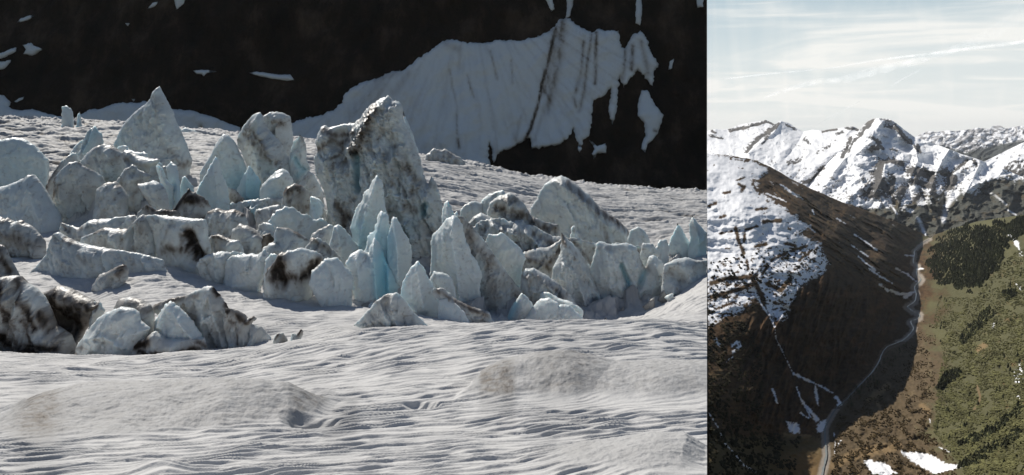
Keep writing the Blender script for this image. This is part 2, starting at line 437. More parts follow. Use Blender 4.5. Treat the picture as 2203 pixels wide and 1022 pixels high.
# flank of the shelf falling to the valley (rim of glacier, foot of cliff, side of cliff)
def skirt(name, ring, lean):
    rows = [ring]
    for dz in (60, 250, 830):
        r = ring.copy(); r[:, 0] += lean[0] * dz; r[:, 1] += lean[1] * dz
        r[:, 2] = np.minimum(r[:, 2] - 5, ring[:, 2] - dz); r[:, 2] = np.maximum(r[:, 2], -840)
        rows.append(r)
    A = np.array(rows)
    return structure(mesh_np(name, A.reshape(-1, 3), grid_faces(A.shape[0], A.shape[1]), ROCK))
G3 = np.stack([X, DD, Z], -1)
skirt('shelf_flank', G3[:, -1].copy(), (-0.12, 0.0))
skirt('shelf_flank', G3[0, :].copy(), (0, 0.03))
skirt('shelf_flank', G3[-1, :].copy(), (0, -0.03))
skirt('shelf_flank', V[:, -1].copy(), (-0.15, 0.0))
skirt('shelf_flank', V[0, :].copy(), (0.0, 0.05))

# ------------------------------------------------------------------ outline solids (ice towers, snow lying on the cliff)
def rough_outline(poly, amp, seed, step=3.0):
    out = []; n = len(poly); s = 0.0
    for i in range(n):
        ax, ay = poly[i]; bx, by = poly[(i + 1) % n]
        L = math.hypot(bx - ax, by - ay); k = max(1, int(L / step))
        nx, ny = (by - ay) / (L + 1e-9), -(bx - ax) / (L + 1e-9)
        for j in range(k):
            t = j / k; w = min(1.0, 4 * t * (1 - t) + 0.25)
            a = np.array([(s + L * t) / 9.0])
            q_ = float(fbm(a, np.array([seed * 1.7]), 4, 201, 0.65)[0]); o = amp * w * (2.0 * q_ + 0.8 * (abs(float(fbm(a * 1.7, np.array([seed * 2.9]), 2, 207)[0])) - .25))
            out.append((ax + (bx - ax) * t + nx * o, ay + (by - ay) * t + ny * o))
        s += L
    return out
def triangulate(poly, step, rng):
    xs = [p[0] for p in poly]; ys = [p[1] for p in poly]
    gx, gy = np.meshgrid(np.arange(min(xs), max(xs), step), np.arange(min(ys), max(ys), step))
    gx = gx.ravel() + rng.uniform(-.3, .3, gx.size) * step; gy = gy.ravel() + rng.uniform(-.3, .3, gy.size) * step
    ok = sdf(gx, gy, poly) > step * 0.55
    vin = [Vector(p) for p in poly] + [Vector((a, b)) for a, b in zip(gx[ok], gy[ok])]
    n = len(poly)
    r = delaunay_2d_cdt(vin, [], [list(range(n))], 1, 1e-4)
    v = np.array([(p.x, p.y) for p in r[0]]); f = np.array([t for t in r[2] if len(t) == 3], int)
    e = np.concatenate([f[:, [0, 1]], f[:, [1, 2]], f[:, [2, 0]]]); es = np.sort(e, 1)
    u, c = np.unique(es, axis=0, return_counts=True)
    b = np.zeros(len(v), bool); b[u[c == 1].ravel()] = True
    return v, f, b
def solid(name, poly, front, backf, mat, attrs_f, seed=1, step=2.4, amp=1.1, base_D=None, along_y=True):
    """closed solid from a traced outline: front/back give the depth of either face as functions of (px,py,dist to edge)"""
    rng = np.random.default_rng(seed)
    poly = rough_outline(poly, amp, seed)
    poly = [(min(a, BX), b) for a, b in poly]
    v, f, b = triangulate(poly, step, rng)
    px, py = v[:, 0], v[:, 1]
    d = dist_line(px, py, poly, True); d[b] = 0
    D0 = base_D(px, py) if callable(base_D) else np.full(len(v), float(base_D))
    x, y, z = P(px, py, D0)
    wf = front(px, py, d); wb = backf(px, py, d)
    wf[b] = 0
    A = np.stack([x, y - wf, z], -1); B = np.stack([x, y + wb, z], -1)[~b]
    idx = np.arange(len(v)); idx2 = idx.copy(); idx2[~b] = len(v) + np.arange((~b).sum())
    a0 = v[f[:, 0]]; a1 = v[f[:, 1]]; a2 = v[f[:, 2]]
    cr = (a1[:, 0] - a0[:, 0]) * (a2[:, 1] - a0[:, 1]) - (a1[:, 1] - a0[:, 1]) * (a2[:, 0] - a0[:, 0])
    f[cr > 0] = f[cr > 0][:, ::-1]
    FF = np.concatenate([f, idx2[f[:, ::-1]]])
    at = {k: np.concatenate([q, q[~b]]) for k, q in attrs_f(px, py, d).items()}
    # put the origin at the foot
    V3 = np.concatenate([A, B]); org = np.array([V3[:, 0].mean(), V3[:, 1].mean(), V3[:, 2].min()])
    o = mesh_np(name, V3 - org, FF, mat, at)
    o.location = org
    return o

def serac(name, label, D, T, outline, rd=0.0, d0=0.05, ridges=(), dirt=(), blue=(), seed=None, cat='ice tower', facets=5, amp=1.1, flute=0.5, frac=1.0, knob=.6):
    rd *= .3; amp *= 1.7; poly = pts(outline); seed = seed or int(abs(hash_s(outline))) % 9973 + 1
    rng = np.random.default_rng(seed)
    s = D / F
    xs = np.array([p[0] for p in poly]); ys = np.array([p[1] for p in poly])
    cx, cy = xs.mean(), ys.mean(); w, h = np.ptp(xs), np.ptp(ys)
    planes = []
    for k in range(facets):
        a = rng.uniform(0, 2 * np.pi); r = rng.uniform(0.05, 0.28)
        planes.append((cx + r * w * math.cos(a), cy + r * h * math.sin(a), math.cos(a + rng.uniform(-.5, .5)) * rng.uniform(.25, 1.0), math.sin(a + rng.uniform(-.5, .5)) * rng.uniform(.1, .5)))
    tilt = rng.uniform(-0.5, 0.5)
    frac = frac * (0.35 + 1.0 * float(ss(.04, .2, np.array(d0))))
    ymax = ys.max(); n_ = len(poly)
    upper = [(poly[i], poly[(i + 1) % n_]) for i in range(n_) if not (poly[i][1] > ymax - 0.12 * h and poly[(i + 1) % n_][1] > ymax - 0.12 * h)]
    def dup_(px, py):
        d = np.full(px.shape, 1e9)
        for a_, b_ in upper: d = np.minimum(d, dist_line(px, py, [a_, b_]))
        return d
    half = 0.5 * min(w, h) * s; fk = .55 if (d0 < .1 or facets <= 3) else .8
    tx, ty = rng.uniform(-.75, .75), rng.uniform(-.30, .12)
    if w > 150: tx *= .3
    base = lambda px, py: D + s * ((px - cx) * tx + (py - cy) * ty)
    def prof(d):
        dm = d * s
        if rd > 0:
            R = T * (1.0 + rd); return T * np.sqrt(np.clip(1 - (1 - np.clip(dm / R, 0, 1)) ** 2, 0, 1))
        return T * (0.16 * np.tanh(dm / 0.35) + 0.84 * np.clip(dm / max(half, .5), 0, 1.2) ** 0.85)
    def front(px, py, d):
        d = dup_(px, py); p = prof(d); fc = np.full(px.shape, 1e9)
        for (qx, qy, gx, gy) in planes:
            fc = np.minimum(fc, T * 0.95 - s * ((px - qx) * gx + (py - qy) * gy))
        w_ = fk * np.minimum(p, np.maximum(fc, 0.28 * p))
        m = np.clip(d * s / (0.35 * T + 0.3), 0, 1)
        u = (px + (py - cy) * tilt) * s; v = py * s
        w_ = w_ + m * (flute * 0.16 * T ** 0.5 * (ridged(u / 1.6, v / 6.0, 3, seed) - 0.5) * 2 + 0.14 * T ** 0.6 * fbm(u / 3.2, v / 3.2, 4, seed + 7) * 2.0 + 0.08 * fbm(u / .7, v / .7, 3, seed + 9))
        ca_, sa_ = math.cos(tilt * .8), math.sin(tilt * .8)
        for sz, am, sd in ((2.6, .34, 21), (1.1, .15, 22)):        # broken faces
            uu = (px * ca_ + py * sa_) * s / sz; vv = (-px * sa_ + py * ca_) * s / (sz * 2.0)
            uu = uu + .35 * fbm(uu, vv, 2, seed + 31)
            rid, ox, oy = worley_cells(uu, vv, seed + sd)
            w_ = w_ + m * am * frac * T ** .4 * ((rid - .5) * 1.1 + ox * (rid * 7.3 % 1 - .5) * 2.4 + oy * (rid * 13.7 % 1 - .6) * 1.6)
        for (pl, a, wd) in ridges:
            dd = dist_line(px, py, pts(pl)); e_ = np.exp(-(dd / wd) ** (1.0 if a > 0 else 2.0)); w_ = w_ + 1.4 * m * a * e_ * (1 + (.55 if a > 0 else .2) * knob * fbm(u / .55, v / .8, 3, seed + 41))
        return np.maximum(w_, 0.02)
    def backf(px, py, d):
        return np.maximum(prof(dup_(px, py)) * 0.8, 0.02)
    def at(px, py, d):
        n = fbm(px * s / 3.2, py * s / 5.0, 5, seed + 3, .55); n2 = fbm(px * s / 1.3, py * s / 3.0, 5, seed + 5, .5)
        q = strokes(px + 9 * n2 + 3 * n, py + 7 * n, dirt)
        g_ = np.where(q > .85, 1.05, .86)
        dv = (d0 - .02) * (1.15 + 1.7 * np.clip(n, -.5, 1)) + q * g_ * (0.45 + 0.75 * ss(-.35, .3, n2 + .5 * (q - .5)))
        vn = np.abs(fbm((px + (py - cy) * tilt) * s / 3.0 + 1.2 * n, py * s / 7.0, 3, seed + 11))
        vein = 0.26 * np.exp(-(vn / .022) ** 2) * ss(-.15, .25, n + d0) 
        bv = .78 * strokes(px + 2 * n2, py + 2 * n, [(l_, w2 * 2.0, a2) for l_, w2, a2 in blue]) if blue else np.zeros(px.shape)
        return {'dirt': np.clip(dv + vein, 0, 1), 'blue': np.clip(bv, 0, 1)}
    o = solid(name, poly, front, backf, ICE, at, seed, 2.2 if max(w, h) > 40 else 1.6, amp, base)
    return tag(o, label, cat, 'ice of the broken glacier')
def hash_s(t):
    h = 7
    for c in t: h = (h * 31 + ord(c)) & 0x7fffffff
    return h

# ------------------------------------------------------------------ ice towers, fins, slabs and blocks
def ice(name, label, D, T, outline, cat=None, root=True, **kw):
    p = pts(outline); ys = [q[1] for q in p]; lo = max(ys) - 0.22 * (max(ys) - min(ys)); q2 = []
    for a, b in p:
        if root and b >= lo:
            ax = min(max(a, -200), BX)
            b = max(b, HY - ground_z(ax, D) * F / D + 5)
        q2.append((a, b))
    s = ' '.join('%.1f,%.1f' % q for q in q2)
    return serac(name, label, D, T, s, cat=cat or name.replace('_', ' '), **kw)
# far rim
ice('ice_pillar', 'small square ice pillar standing alone on the far left rim of the glacier', 405, 2.2, '131,266 133,229 142,227 152,232 157,241 159,266', rd=.2)
ice('ice_spike', 'tiny pale ice spike just right of the square pillar on the far rim', 404, 1.3, '162,262 167,246 171,240 174,249 178,264')
ice('ice_block', 'small white block on the far rim, right of the tall left pinnacle', 400, 2.6, '387,290 389,280 399,274 412,277 424,283 428,297', rd=.5)
ice('ice_mound', 'low crumbly mound on the far rim under the big snowfield, right of the central tower', 400, 4.5, '905,352 918,331 933,319 945,322 957,319 978,331 1000,347 1012,362', rd=.6, d0=.32, amp=2)
# far left group
ice('ice_pinnacle', 'tall pointed ice pinnacle at the upper left rising against the dark cliff', 300, 7.5,
    '343,185 353,203 364,225 373,240 379,261 394,291 406,322 414,343 406,361 399,385 395,400 330,405 270,390 244,350 250,325 244,312 258,282 264,270 273,258 291,240 312,225 324,212 329,197',
    d0=.12, ridges=[('342,188 352,240 372,300 380,390', 2.0, 16), ('330,200 300,240 268,280', 1.2, 8)], dirt=[('375,325 385,335 398,360 408,350', 8, .5), ('347,215 352,245', 12, .22), ('335,260 320,310', 8, .15)], blue=[('252,300 262,330', 18, .25)], seed=4, facets=4, frac=1.4)
ice('ice_slab', 'smooth rounded blue grey slab at the left edge, the farther of two', 285, 5.5, '-60,305 -20,302 8,299 33,296 52,299 73,312 91,331 103,344 104,367 96,400 60,425 -60,425', rd=.6, d0=.06, blue=[('40,360 80,395', 40, .18)], seed=12, facets=3)
ice('ice_slab', 'large pale slab at the left edge with a peaked top, the nearer of two', 240, 5, '-60,412 -20,408 8,400 27,394 54,382 60,376 72,375 82,388 97,409 112,436 126,458 131,476 128,500 110,530 60,545 -60,545', rd=.1, d0=.08, ridges=[('70,378 80,420 110,500', 1.0, 12)], dirt=[('52,383 64,376 73,377', 5, .4)], seed=19, facets=3)
ice('ice_rubble', 'dirty heap of rubble at the left edge below the pale peaked slab', 214, 3, '-60,468 -15,468 19,469 32,478 45,474 67,485 82,500 97,519 99,541 74,552 -60,552', rd=.6, d0=.33, dirt=[('-20,500 40,505 85,530', 14, .35), ('50,490 60,530', 7, .3)], seed=22, amp=2, cat='ice heap')
ice('ice_fin', 'upright fin with a bluish split, left of the tall left pinnacle', 286, 3, '160,352 168,330 173,318 179,303 188,282 197,275 206,271 212,282 219,286 223,306 215,330 195,345', blue=[('207,285 200,305 190,325', 7, .35)], ridges=[('206,275 198,310 188,330', 1.2, 5)], d0=.14, dirt=[('185,285 178,310', 6, .2)], seed=28)
ice('ice_shard', 'narrow shard leaning against the split fin on its left side', 290, 2, '148,345 150,330 158,318 170,305 180,298 186,330 180,345', d0=.1, seed=30)
ice('ice_mound', 'broad rounded dome of grey ice below the tall left pinnacle', 265, 6, '168,365 170,352 188,328 206,315 224,309 243,314 258,325 268,334 273,352 272,380 262,405 225,412 180,400', rd=.5, d0=.2, dirt=[('205,316 226,310 246,316', 6, .32), ('215,345 245,350 265,335', 7, .25), ('240,390 235,360', 9, .2)], blue=[('245,375 260,385', 16, .2)], seed=33, facets=3)
ice('ice_mound', 'grey mound with a dark brown left end, lower left of the broad dome', 250, 5.5, '109,425 118,382 130,367 149,349 164,347 182,358 206,370 218,379 226,395 215,420 194,432 150,434', rd=.4, d0=.2, dirt=[('117,385 113,405 112,425', 14, .75), ('125,420 135,400', 10, .5), ('150,350 170,350 200,368', 5, .3)], seed=36, facets=3)
ice('ice_mound', 'low humped block in front of the broad grey dome, above the flat snow', 243, 4, '198,426 209,406 224,394 249,390 261,400 276,424 270,436 215,436', rd=.5, d0=.2, dirt=[('222,396 248,391 262,402', 5, .35), ('240,405 236,425', 4, .3)], seed=39)
ice('ice_slab', 'broken dirty slab between the blue grey left slab and the grey mound', 262, 3.5, '92,430 98,405 105,385 115,370 130,349 146,334 164,328 172,343 168,355 160,380 130,415', d0=.22, dirt=[('118,372 108,392 100,410', 9, .5), ('130,352 120,380', 6, .4)], seed=42, amp=1.8)
ice('ice_ledge', 'overhanging white ledge with a dirty underside, beside the tall left pinnacle', 257, 4, '262,328 270,322 283,325 300,335 327,341 343,343 340,352 322,362 300,380 275,380 266,350', rd=.3, d0=.16, dirt=[('270,335 295,348 318,358', 9, .35)], seed=45)
ice('ice_rubble', 'row of small knobbly blocks at the foot of the tall left pinnacle', 270, 2.6, '252,325 254,316 264,313 274,314 281,323 295,327 309,326 318,330 328,340 300,345 270,345', rd=.5, seed=48, amp=1.8, cat='ice blocks')
ice('ice_wall', 'shadowed scalloped wall under the white ledge', 251, 3.5, '245,425 250,390 267,365 285,353 303,367 328,379 313,391 303,410 306,430 275,434', d0=.24, dirt=[('268,370 262,410', 8, .3), ('290,420 300,400', 8, .35)], seed=51, flute=1.2)
ice('ice_prow', 'curled prow of ice jutting left over the flat snow, pointed at its tip', 240, 4, '294,396 315,393 330,388 345,394 355,406 362,430 371,460 340,470 325,445 305,415', rd=.3, d0=.15, dirt=[('296,398 308,415 322,440', 9, .5)], seed=54)
ice('ice_fin', 'pale leaning blade right of the curled prow', 246, 2.6, '335,358 340,353 350,362 361,388 373,400 376,437 377,465 360,440 345,395', blue=[('365,410 372,440', 10, .2)], seed=57)
ice('ice_fin', 'thumb shaped upright blade of pale blue ice right of the white ledge', 249, 2.4, '357,358 368,347 379,355 384,370 388,412 388,450 370,440 362,400', rd=.3, d0=.03, blue=[('372,395 380,430', 14, .35)], seed=60)
ice('ice_shard', 'cluster of thin shards between the thumb shaped blade and the pale pyramid', 253, 2, '384,440 388,400 392,382 400,378 408,392 416,400 424,440', blue=[('400,410 405,430', 12, .3)], seed=63)
# twin pinnacle group
ice('ice_tower', 'rounded tower with a sooty cap behind the large leaning pinnacle', 293, 5, '560,262 566,250 580,241 597,240 614,245 624,250 628,268 630,295 632,320 644,370 620,385 580,320', rd=.4, d0=.15, dirt=[('598,262 612,268', 12, .6), ('578,280 600,285', 8, .3)], ridges=[('600,250 602,300 612,350', .8, 8)], seed=66)
ice('ice_fin', 'notched blade with a bluish crevice, just right of the sooty capped tower', 280, 3, '622,350 630,304 639,298 645,290 654,297 659,316 660,344 668,362 660,385 642,395 632,375', d0=.14, dirt=[('646,293 652,305', 5, .5)], blue=[('636,340 646,358 656,364 644,378', 5, .6)], ridges=[('636,340 646,358 656,364', -.8, 3)], seed=69)
ice('ice_pinnacle', 'large leaning pinnacle streaked with soot, left of the central tower', 284, 7,
    '560,241 566,251 575,274 590,292 606,310 618,335 624,345 634,370 644,398 645,420 600,430 545,415 528,350 518,326 510,313 509,301 515,286 525,268 536,256 548,245',
    d0=.16, ridges=[('560,243 570,300 600,360 625,410', 2.6, 12), ('585,295 610,345 630,385', 1.0, 8), ('540,268 555,330 575,390', 1.2, 9)],
    dirt=[('540,270 530,288 560,310 590,345', 12, .5), ('545,278 570,305 585,330', 8, .5), ('515,300 528,320', 9, .35), ('600,340 615,370', 6, .3), ('530,345 540,375', 9, .3)], seed=72, facets=3, frac=1.5)
ice('ice_slab', 'broad pale slab with a rounded top and ragged left edge, left of the leaning pinnacle', 275, 5, '430,400 430,372 442,350 455,330 463,312 472,298 481,288 493,292 503,301 509,313 524,344 530,362 528,380 516,400 505,430 480,430', rd=.3, d0=.05, ridges=[('492,294 470,320 450,350', 1.0, 7)], blue=[('512,390 506,410', 20, .5)], seed=75, facets=3)
ice('ice_slab', 'blue shadowed slab filling the gap under the leaning pinnacle', 268, 3.5, '505,425 518,386 528,371 536,354 548,371 562,389 560,412 556,447 552,480 525,470', d0=.03, blue=[('548,455 548,400', 22, .75), ('535,420 545,460', 20, .5)], ridges=[('537,360 535,420', .9, 6)], seed=78)
ice('ice_slab', 'dirty grey slab leaning behind the pale pyramid', 259, 3, '488,402 506,407 524,426 539,447 551,465 553,490 520,490 495,470', d0=.32, dirt=[('495,410 520,440 540,470', 12, .2)], seed=81)
ice('ice_pyramid', 'clean pale pyramid of ice with one sharp point, front left of the leaning pinnacle', 254, 4, '465,333 472,350 478,374 490,401 502,447 504,470 430,470 420,440 423,412 436,386 451,359', d0=.02, blue=[('440,430 480,440', 26, .2)], ridges=[('466,336 470,400 478,450', .7, 10)], seed=84, facets=3)
ice('ice_block', 'big chunky block with a sloping frosted roof below the leaning pinnacle', 262, 5, '555,460 559,410 563,398 578,383 593,368 609,362 621,370 631,389 630,416 621,440 602,455 572,460', rd=.1, d0=.06, ridges=[('575,388 612,380', 1.2, 10)], blue=[('595,415 590,430', 12, .3)], dirt=[('600,372 612,390', 8, .15)], seed=87)
ice('ice_slope', 'grey sloping slab between the chunky block and the central tower', 272, 3, '640,400 663,368 675,374 694,410 702,440 660,440', d0=.2, seed=90)
ice('ice_mound', 'soot covered round knob below the central tower on its left', 250, 4.5, '605,455 609,416 618,401 633,394 648,398 663,410 668,438 668,480 625,480', rd=.6, d0=.28, dirt=[('622,408 645,405', 22, .6), ('640,440 655,455', 14, .4), ('628,430 640,418', 12, .4)], seed=93, amp=1.5)
ice('ice_shard', 'arch shaped white shard with a hollow middle beside the sooty knob', 246, 2, '665,460 667,420 678,423 692,432 698,444 694,462 675,484 666,480', d0=.02, ridges=[('680,440 682,460', -1.4, 6)], blue=[('680,440 682,460', 7, .25)], seed=96)
ice('ice_ledge', 'low frosted ledge in front of the chunky block', 245, 2.5, '548,458 551,450 570,446 600,440 605,450 590,475 553,475', rd=.4, d0=.22, seed=99)
ice('ice_mound', 'wide white wavy hump left of the tall pale fin', 235, 4.5, '570,490 576,476 593,453 613,443 633,447 649,460 660,459 673,473 690,470 703,477 716,487 700,512 660,520 600,510', rd=.5, d0=.05, frac=2.2, amp=1.9, seed=102)
# rubble belt
ice('ice_rubble', 'brown peaked block of very dirty ice in front of the pale pyramid', 232, 3.6, '370,465 372,450 380,440 390,425 405,405 413,412 421,413 436,423 448,432 457,455 455,475 400,485 374,475', d0=.36, dirt=[('405,408 392,428 380,445 374,460', 12, .95), ('400,428 428,432', 13, .8), ('436,425 450,440', 7, .5)], seed=105, amp=1.8, cat='dirty ice block')
ice('ice_block', 'fluted grey block right of the brown peaked block', 228, 3.6, '438,480 441,468 447,455 467,447 487,453 506,450 526,460 533,480 533,500 513,508 447,508', rd=.5, d0=.2, dirt=[('447,456 467,449 487,455 506,452 526,462', 7, .6)], flute=2.2, seed=108)
ice('ice_mound', 'bulging boulder of ice right of and below the fluted block', 215, 4, '496,530 498,510 500,493 516,481 533,485 550,496 570,516 572,540 543,555 506,548', rd=.6, d0=.2, dirt=[('540,488 562,512', 8, .4), ('512,486 525,482', 7, .3)], seed=111, cat='ice boulder')
ice('ice_rubble', 'low crumbled heap below the fluted block', 211, 2.6, '440,530 446,510 470,503 493,513 513,516 525,537 515,552 465,552', rd=.5, d0=.26, dirt=[('460,507 490,515', 6, .5)], seed=114, amp=2, cat='ice heap')
ice('ice_shard', 'upright grey shard right of the bulging boulder', 222, 2.4, '550,505 556,486 566,478 586,483 597,508 597,525 565,525', d0=.2, seed=117)
ice('ice_rubble', 'small rust brown lump wedged behind the rounded grey slab', 213, 1.6, '562,520 566,505 580,501 592,516 590,530 568,530', rd=.6, d0=.5, dirt=[('570,510 585,515', 12, .4)], seed=120, cat='dirty ice lump')
ice('ice_slab', 'rounded grey slab with a thin dirty rim in the middle of the rubble', 209, 3.4, '588,520 591,500 596,488 620,490 646,503 665,517 668,530 643,545 600,545', rd=.2, d0=.16, dirt=[('596,490 622,491 648,505 664,518', 4, .5)], seed=123)
ice('ice_rubble', 'small frosted knob below the rounded grey slab', 205, 2.2, '562,545 566,533 580,523 596,520 607,537 606,556 570,558', rd=.5, d0=.2, seed=126, cat='ice knob')
ice('ice_shard', 'grey triangular shard, the left of two below the central tower', 222, 2.6, '667,515 671,503 686,493 706,483 718,483 715,510 706,535 680,535', d0=.18, dirt=[('672,502 706,485', 4, .4)], seed=129)
ice('ice_shard', 'larger smooth triangular shard, the right of two below the central tower', 218, 3.2, '706,535 709,523 715,500 719,486 729,483 741,492 753,506 773,533 775,560 725,570', d0=.1, ridges=[('728,486 738,530', .8, 7)], seed=132)
ice('ice_slope', 'frosted dirty ramp below the triangular shards', 207, 3, '652,545 656,533 669,513 683,510 703,523 719,540 737,557 720,572 670,562', d0=.24, dirt=[('675,515 700,530 730,555', 8, .4)], flute=1.5, frac=2.2, amp=1.9, seed=135)
ice('ice_mound', 'low white mound beside the brown streaked cave block, on its left', 196, 3, '480,592 484,560 500,550 540,545 556,546 570,535 580,550 576,580 556,600 500,602', rd=.5, d0=.1, frac=2.2, amp=1.9, seed=138)
ice('ice_mound', 'long flat drift of ice at the back of the snow tongue', 200, 3, '422,570 430,556 445,549 470,541 506,541 530,546 520,575 486,592 440,588', rd=.5, d0=.14, frac=2.2, amp=1.9, seed=141, cat='ice drift')
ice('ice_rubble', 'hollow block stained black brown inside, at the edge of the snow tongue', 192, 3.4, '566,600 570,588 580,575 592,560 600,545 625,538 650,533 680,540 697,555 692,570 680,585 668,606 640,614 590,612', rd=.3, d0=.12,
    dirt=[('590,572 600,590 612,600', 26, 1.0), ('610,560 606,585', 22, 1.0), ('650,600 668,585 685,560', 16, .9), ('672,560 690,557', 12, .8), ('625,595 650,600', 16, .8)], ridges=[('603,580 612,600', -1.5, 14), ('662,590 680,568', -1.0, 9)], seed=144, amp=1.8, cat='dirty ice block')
ice('ice_block', 'white knob capping the left side of the black brown hollow block', 191, 2, '566,590 568,575 570,560 583,545 597,548 602,562 588,580 580,596', rd=.5, d0=.04, frac=2.2, amp=1.9, seed=147, cat='ice knob')
ice('ice_mound', 'lumpy white boulder between the brown hollow block and the jagged blue fins', 190, 4, '664,612 668,598 670,583 683,572 699,556 726,553 740,570 753,583 761,600 755,630 720,632 690,620', rd=.4, d0=.06, ridges=[('700,560 715,590 720,610', -.6, 5)], dirt=[('690,560 682,575', 7, .5)], frac=2.2, amp=1.9, seed=150, cat='ice boulder')
# broken masses that join the towers at their feet
ice('ice_mass', 'broad broken ice mass slanting down right between the big dome and cracked wall', 238, 5, '985,560 1000,500 1035,474 1075,468 1110,480 1150,486 1190,508 1240,512 1290,526 1340,522 1380,530 1420,552 1445,600 1446,650 1400,690 1300,706 1150,706 1050,650', d0=.2, frac=2.6, amp=2, seed=330, facets=2, ridges=[('1060,480 1120,540 1190,620', 2.2, 9), ('1120,484 1190,560 1260,660', 2.4, 9), ('1200,512 1270,590 1330,670', 2.4, 9), ('1280,526 1350,600 1400,660', 2.2, 9), ('1090,490 1160,570 1220,650', -1.6, 6), ('1240,525 1300,600 1360,670', -1.6, 6)], dirt=[('1090,490 1150,560 1210,640', 8, .5), ('1240,525 1300,600', 7, .45), ('1375,540 1390,590 1400,620', 9, .5), ('1150,500 1200,530', 9, .5)])
ice('ice_mass', 'jumbled ice mass filling the space below the leaning pinnacle and central tower', 256, 4.5, '470,500 485,440 540,430 600,425 655,425 700,450 750,500 790,560 760,610 640,600 520,585', d0=.18, frac=2.6, amp=2, seed=333, facets=2, ridges=[('540,440 600,520', 2, 8), ('640,430 690,520', 2, 8)], dirt=[('560,470 600,500', 9, .5), ('650,460 690,500', 9, .5)], blue=[('550,460 560,480', 14, .6)])
ice('ice_mass', 'grey jumbled ice mass under the tall left pinnacle, behind the mounds', 268, 4, '100,430 118,380 160,350 200,335 250,330 300,340 345,350 385,375 410,420 400,460 300,455 150,450', d0=.2, frac=2.6, amp=2, seed=336, facets=2, ridges=[('200,345 250,420', 2, 8), ('300,345 350,420', 2, 8)], dirt=[('160,370 200,400', 9, .4), ('290,370 320,400', 9, .4)])
# central tower
ice('ice_tower', 'huge dirty central ice tower with a slanting knobbly crest', 250, 11,
    '836,205 845,216 857,218 866,228 868,256 878,280 890,307 899,331 908,359 916,386 921,395 928,379 936,389 945,410 952,445 955,470 960,520 930,570 800,580 720,540 698,490 704,453 702,435 696,410 687,389 679,377 678,362 675,341 683,322 678,307 683,289 690,274 699,269 708,274 721,271 739,266 760,265 777,253 780,244 793,230 809,218 824,210',
    rd=0, d0=.14, facets=6, flute=1.4, amp=1.5, frac=1.9, knob=1.0,
    ridges=[('836,208 815,235 795,265 785,290 775,315 765,330', 4.2, 11), ('800,235 790,262 760,285', 2.4, 7), ('862,222 868,270 885,330 905,380', 2.6, 12), ('772,325 776,360 777,405', -3.6, 7), ('720,325 712,345 706,370', 2.6, 7), ('845,350 850,400 830,450', 2.6, 14), ('740,360 735,420 725,470', 3.2, 16), ('818,340 805,420', 3.0, 18), ('915,440 912,460', -3.0, 5), ('870,420 880,480', 2.6, 18), ('690,280 688,310', 3.2, 13), ('735,290 728,318 745,345', -4.5, 17), ('850,235 845,262', 2.6, 14), ('835,285 850,310', -1.8, 9), ('905,400 935,440', 2.2, 12), ('840,455 870,465', -2.2, 9), ('755,470 745,510', -2.0, 9)],
    dirt=[('812,235 795,270 785,300 770,330', 17, .7), ('800,245 775,262', 9, .4), ('705,285 740,292 768,286', 12, .6), ('715,300 740,310 755,300', 14, .5), ('680,325 692,320 705,312', 9, .55), ('715,340 730,335 742,318', 7, .6), ('722,360 745,345', 12, .35), ('800,320 812,330', 8, .4), ('735,430 752,465 745,500', 17, .5), ('770,420 755,445 770,470', 10, .4), ('880,362 905,390 890,410', 16, .45), ('855,315 868,340 878,372', 8, .4), ('835,330 850,360 870,400 890,420', 7, .35), ('845,370 855,395', 6, .4), ('880,442 900,450', 12, .5), ('860,440 830,455', 10, .3), ('925,395 935,400', 10, .4), ('845,285 855,300', 8, .25), ('830,275 820,300', 7, .3), ('905,480 930,500', 14, .3), ('865,505 880,520', 14, .4)],
    blue=[('775,340 777,400', 5, .6), ('917,440 913,458', 5, .6), ('890,480 885,500', 10, .25)], seed=153)
ice('ice_slab', 'smooth pale buttress on the right back side of the central tower', 256, 4, '866,235 876,260 889,290 899,320 906,345 918,400 890,400 870,330', rd=.2, d0=.06, seed=156, cat='ice buttress')
# blue fins in the middle
ice('ice_fin', 'tall pale fin with a single point standing in front of the central tower', 222, 4, '811,376 822,390 825,400 827,430 834,460 838,500 845,560 780,560 762,528 757,506 753,490 760,466 766,447 780,430 783,413 793,407 800,390', d0=.03, ridges=[('811,380 800,430 783,490 775,530', 1.6, 8), ('793,410 778,450 765,490', .9, 5)], blue=[('775,500 785,525', 26, .55), ('800,520 790,540', 24, .5)], seed=159, facets=3)
ice('ice_fin', 'jagged blue fin with a notched crest, in front of the tall pale fin', 209, 3.4, '775,575 783,540 788,523 790,510 800,500 806,490 811,476 815,460 820,453 826,458 831,456 836,466 838,490 836,512 836,570 836,620 790,620', d0=.02, amp=1.8, ridges=[('822,458 812,500 800,560', 1.2, 6)], blue=[('818,510 825,560 826,610', 20, .55), ('800,510 806,500', 10, .3)], seed=162, facets=3)
ice('ice_fin', 'knife shaped pale fin right of the jagged blue fin', 206, 3.6, '833,513 840,486 846,466 853,468 866,493 880,516 886,540 886,576 877,603 868,635 845,640 833,600', d0=.05, ridges=[('848,470 858,530 862,600', 1.4, 8)], blue=[('838,510 835,560 838,610', 13, .55)], seed=165, facets=3)
ice('ice_fin', 'broad blue base of ice with rounded shoulders below the jagged fins', 200, 4.2, '742,566 750,553 760,543 776,536 793,543 797,528 806,511 816,523 824,540 832,566 850,590 863,613 870,650 840,660 800,652 765,640 752,600', rd=.1, d0=.02, cat='ice block', ridges=[('828,560 826,630', -2.2, 7), ('805,515 812,580 815,640', 1.3, 8), ('770,545 780,620', 1.0, 10)], blue=[('829,550 826,600 830,640', 15, 1.0), ('842,600 836,640', 16, .7), ('814,600 818,640', 12, .35)], seed=168, facets=3)
